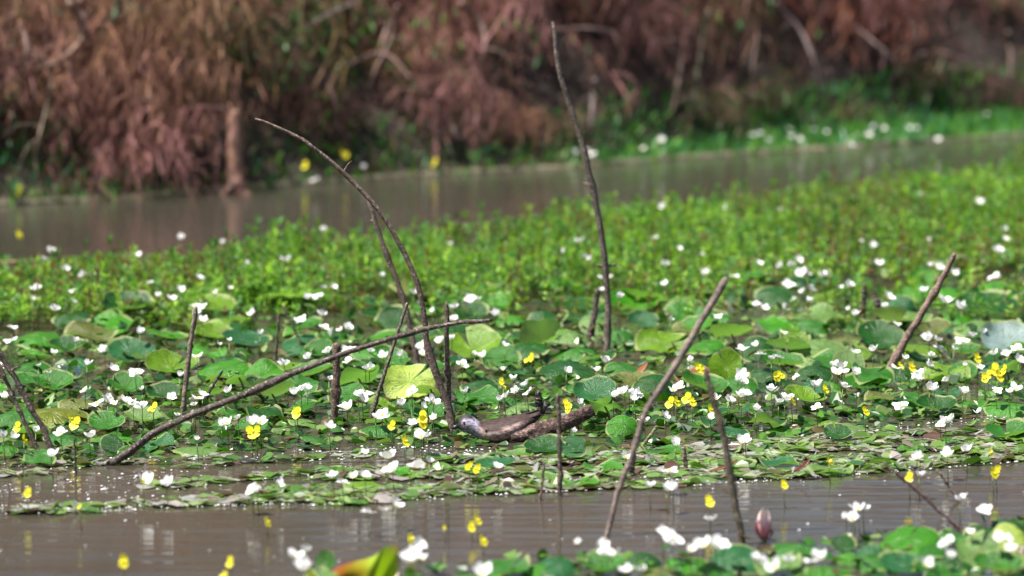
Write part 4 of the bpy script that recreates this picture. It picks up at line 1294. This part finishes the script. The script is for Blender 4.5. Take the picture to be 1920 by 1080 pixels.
YF = """35,437,1.2 997,667,1.1 990,672,.9 1455,703,1.1 1463,700,.9 1547,727,1.1 1257,752,1.1 1268,750,1 1288,744,1.1 1298,750,1 1853,700,1.2 1866,690,1.3 1872,702,1.2 1884,690,1.1 1846,706,1 1832,668,1 1688,683,.9 1709,685,1.2 1310,686,1.1 1317,690,.9 1332,765,1 1622,768,.9 558,772,1.2 553,768,.9 471,808,1.2 481,806,1.1 793,780,1.3 792,788,1.1 735,795,.9 758,824,1 880,870,1.1 895,875,1.1 940,712,.9 944,724,.9 1063,755,1.1 1066,763,.9 131,782,1.1 142,791,1.2 33,798,1.1 45,822,1.1 288,762,1.2 52,920,1 150,947,.6 500,975,.9 1485,748,.9 1555,862,1 1470,905,1.1 1330,936,1.3 1862,884,1.3 1868,880,1.1 1705,892,1.1 1857,845,.7 232,1048,1.2 432,1050,1.1 420,1076,.8 583,1076,1.1 894,972,1.1 884,984,1 905,1010,1 770,1006,.9 833,985,.5"""  # some entries on open water are flower reflections, built as added blooms
for tok in YF.split():
    px, py, sc = [float(v) for v in tok.split(',')]
    h = 0.10 if py < 830 else 0.085
    if py < 500:
        h = 0.10
    if 960 < py < 1015:
        h = 0.055  # mostly mirrored flowers, built low as added blooms
    flower('yellow_flower', px, py, h, YELLOW, sc * (0.86 if py < 860 else 0.74) * random.uniform(0.85, 1.1), 0, 'large yellow' if sc >= 1.2 else 'small yellow' if sc < 1 else 'yellow', 'pond flower', 'yellow flower', 'yellow flowers over the pond')
FARW = "683,313 590,336 1078,286 1110,288 1098,284 1240,262 1205,278 1412,254 1426,252 1480,243 1484,257 1525,244 1550,248 1595,272 1638,238 1656,242 1630,253 1705,240 1718,242 1850,215 1440,262 1500,262 1760,262"
for tok in FARW.split():
    px, py = [float(v) for v in tok.split(',')]
    p = gp(px, py, 0.12)
    for _ in range(12):
        gz = max(0, bank_z(p.x, p.y))
        p = gp(px, py, gz + 0.09)
        if gz > 0.12:
            p = Vector((p.x, shore_y(p.x) + 0.1, 0)); gz = max(0, bank_z(p.x, p.y)); break
    flower('white_flower', *proj((p.x, p.y, gz + 0.09)), 0.09, WHITE, 1.0, gz, 'white', 'far margin flower', 'white flower', 'white flowers on the far margin')
for px, py in ((645, 287), (573, 308), (37, 355), (815, 303)):
    Y = shore_y((px - 960) / FPX * 24) + 0.06
    p = at(px, py, Y)
    gz = max(0, bank_z(p.x, p.y))
    h = max(0.05, p.z - gz)
    flower('yellow_flower', px, py, h, YELLOW, 1.25, gz, 'yellow', 'far margin flower', 'yellow flower', 'yellow flowers on the far margin')

# ------------------------------------------------------------------ labels: every thing is told apart by the landmarks it stands between
LAND = [('the arching stick tip', (478, 222)), ('the arching stick bend', (690, 370)), ('the arching stick foot', (848, 800)), ('the knobby stick', (352, 660)), ('the bowed stick foot', (204, 870)),
        ('the bowed stick tip', (925, 600)), ('the bowed stick middle', (560, 695)), ('the thick short stick', (630, 740)), ('the tallest stick foot', (1138, 655)), ('the tallest stick middle', (1114, 370)),
        ('the tallest stick top', (1042, 60)), ('the pale leaning stick top', (1362, 522)), ('the pale leaning stick middle', (1212, 770)), ('the pale leaning stick foot', (1140, 1000)), ('the reddish stick top', (1790, 475)),
        ('the reddish stick foot', (1662, 700)), ('the blackish stub pair', (1632, 590)), ('the water stick top', (1330, 700)), ('the water stick foot', (1390, 1015)), ('the pink bud', (1433, 985)),
        ('the duck head', (880, 792)), ('the log end', (1110, 768)), ('the far stump', (445, 290)), ('the pale lime pad', (768, 716)), ('the edge sticks', (50, 740)), ('the crumpled grey pad', (1885, 645)),
        ('the straw reed leaf', (10, 490)), ('the rusty lime leaf', (690, 1055)), ('the big pale pad', (1540, 656)), ('the olive pad', (95, 772)), ('the red twig', (1730, 925)), ('the greenish reed', (550, 615)),
        ('the pinkish arched branch', (1790, 110)), ('the thick orange branch', (118, 90)), ('the greenish far stem', (1306, 150)), ('the pale mauve branch', (590, 45)), ('the drooping pink branch', (900, 80)), ('the humped grey leaf', (598, 510)),
        ('the tan far stem', (75, 250)), ('the cream curled leaf', (1390, 690)), ('the thin mat twig', (1017, 900))]
ORD = ['beside', 'second from', 'third from', 'fourth from', 'fifth from', 'sixth from', 'seventh from', 'eighth from', 'ninth from', 'tenth from',
       'eleventh from', 'twelfth from', 'thirteenth from', 'fourteenth from', 'fifteenth from', 'sixteenth from', 'seventeenth from', 'eighteenth from', 'nineteenth from', 'twentieth from']
def side(dx, dy):
    if abs(dx) > 1.3 * abs(dy):
        return 'east of' if dx > 0 else 'west of'
    return 'above' if dy < 0 else 'below'
for noun, items in PENDING.items():
    sets = {}
    for o, look, (px, py) in items:
        d = sorted((math.hypot(px - x, (py - y) * 1.4), i) for i, (n_, (x, y)) in enumerate(LAND))
        a, b_ = d[0][1], d[1][1]
        sets.setdefault((look, a, b_), []).append((d[0][0], o))
    for (look, a, b_), lst in sets.items():
        lst.sort(key=lambda e: e[0])
        A, Bn = LAND[a][0], LAND[b_][0]
        for k, (_, o) in enumerate(lst):
            o['label'] = f"{look} {noun} {ORD[min(k, 19)]} {A}" + f", towards {Bn[4:]}"
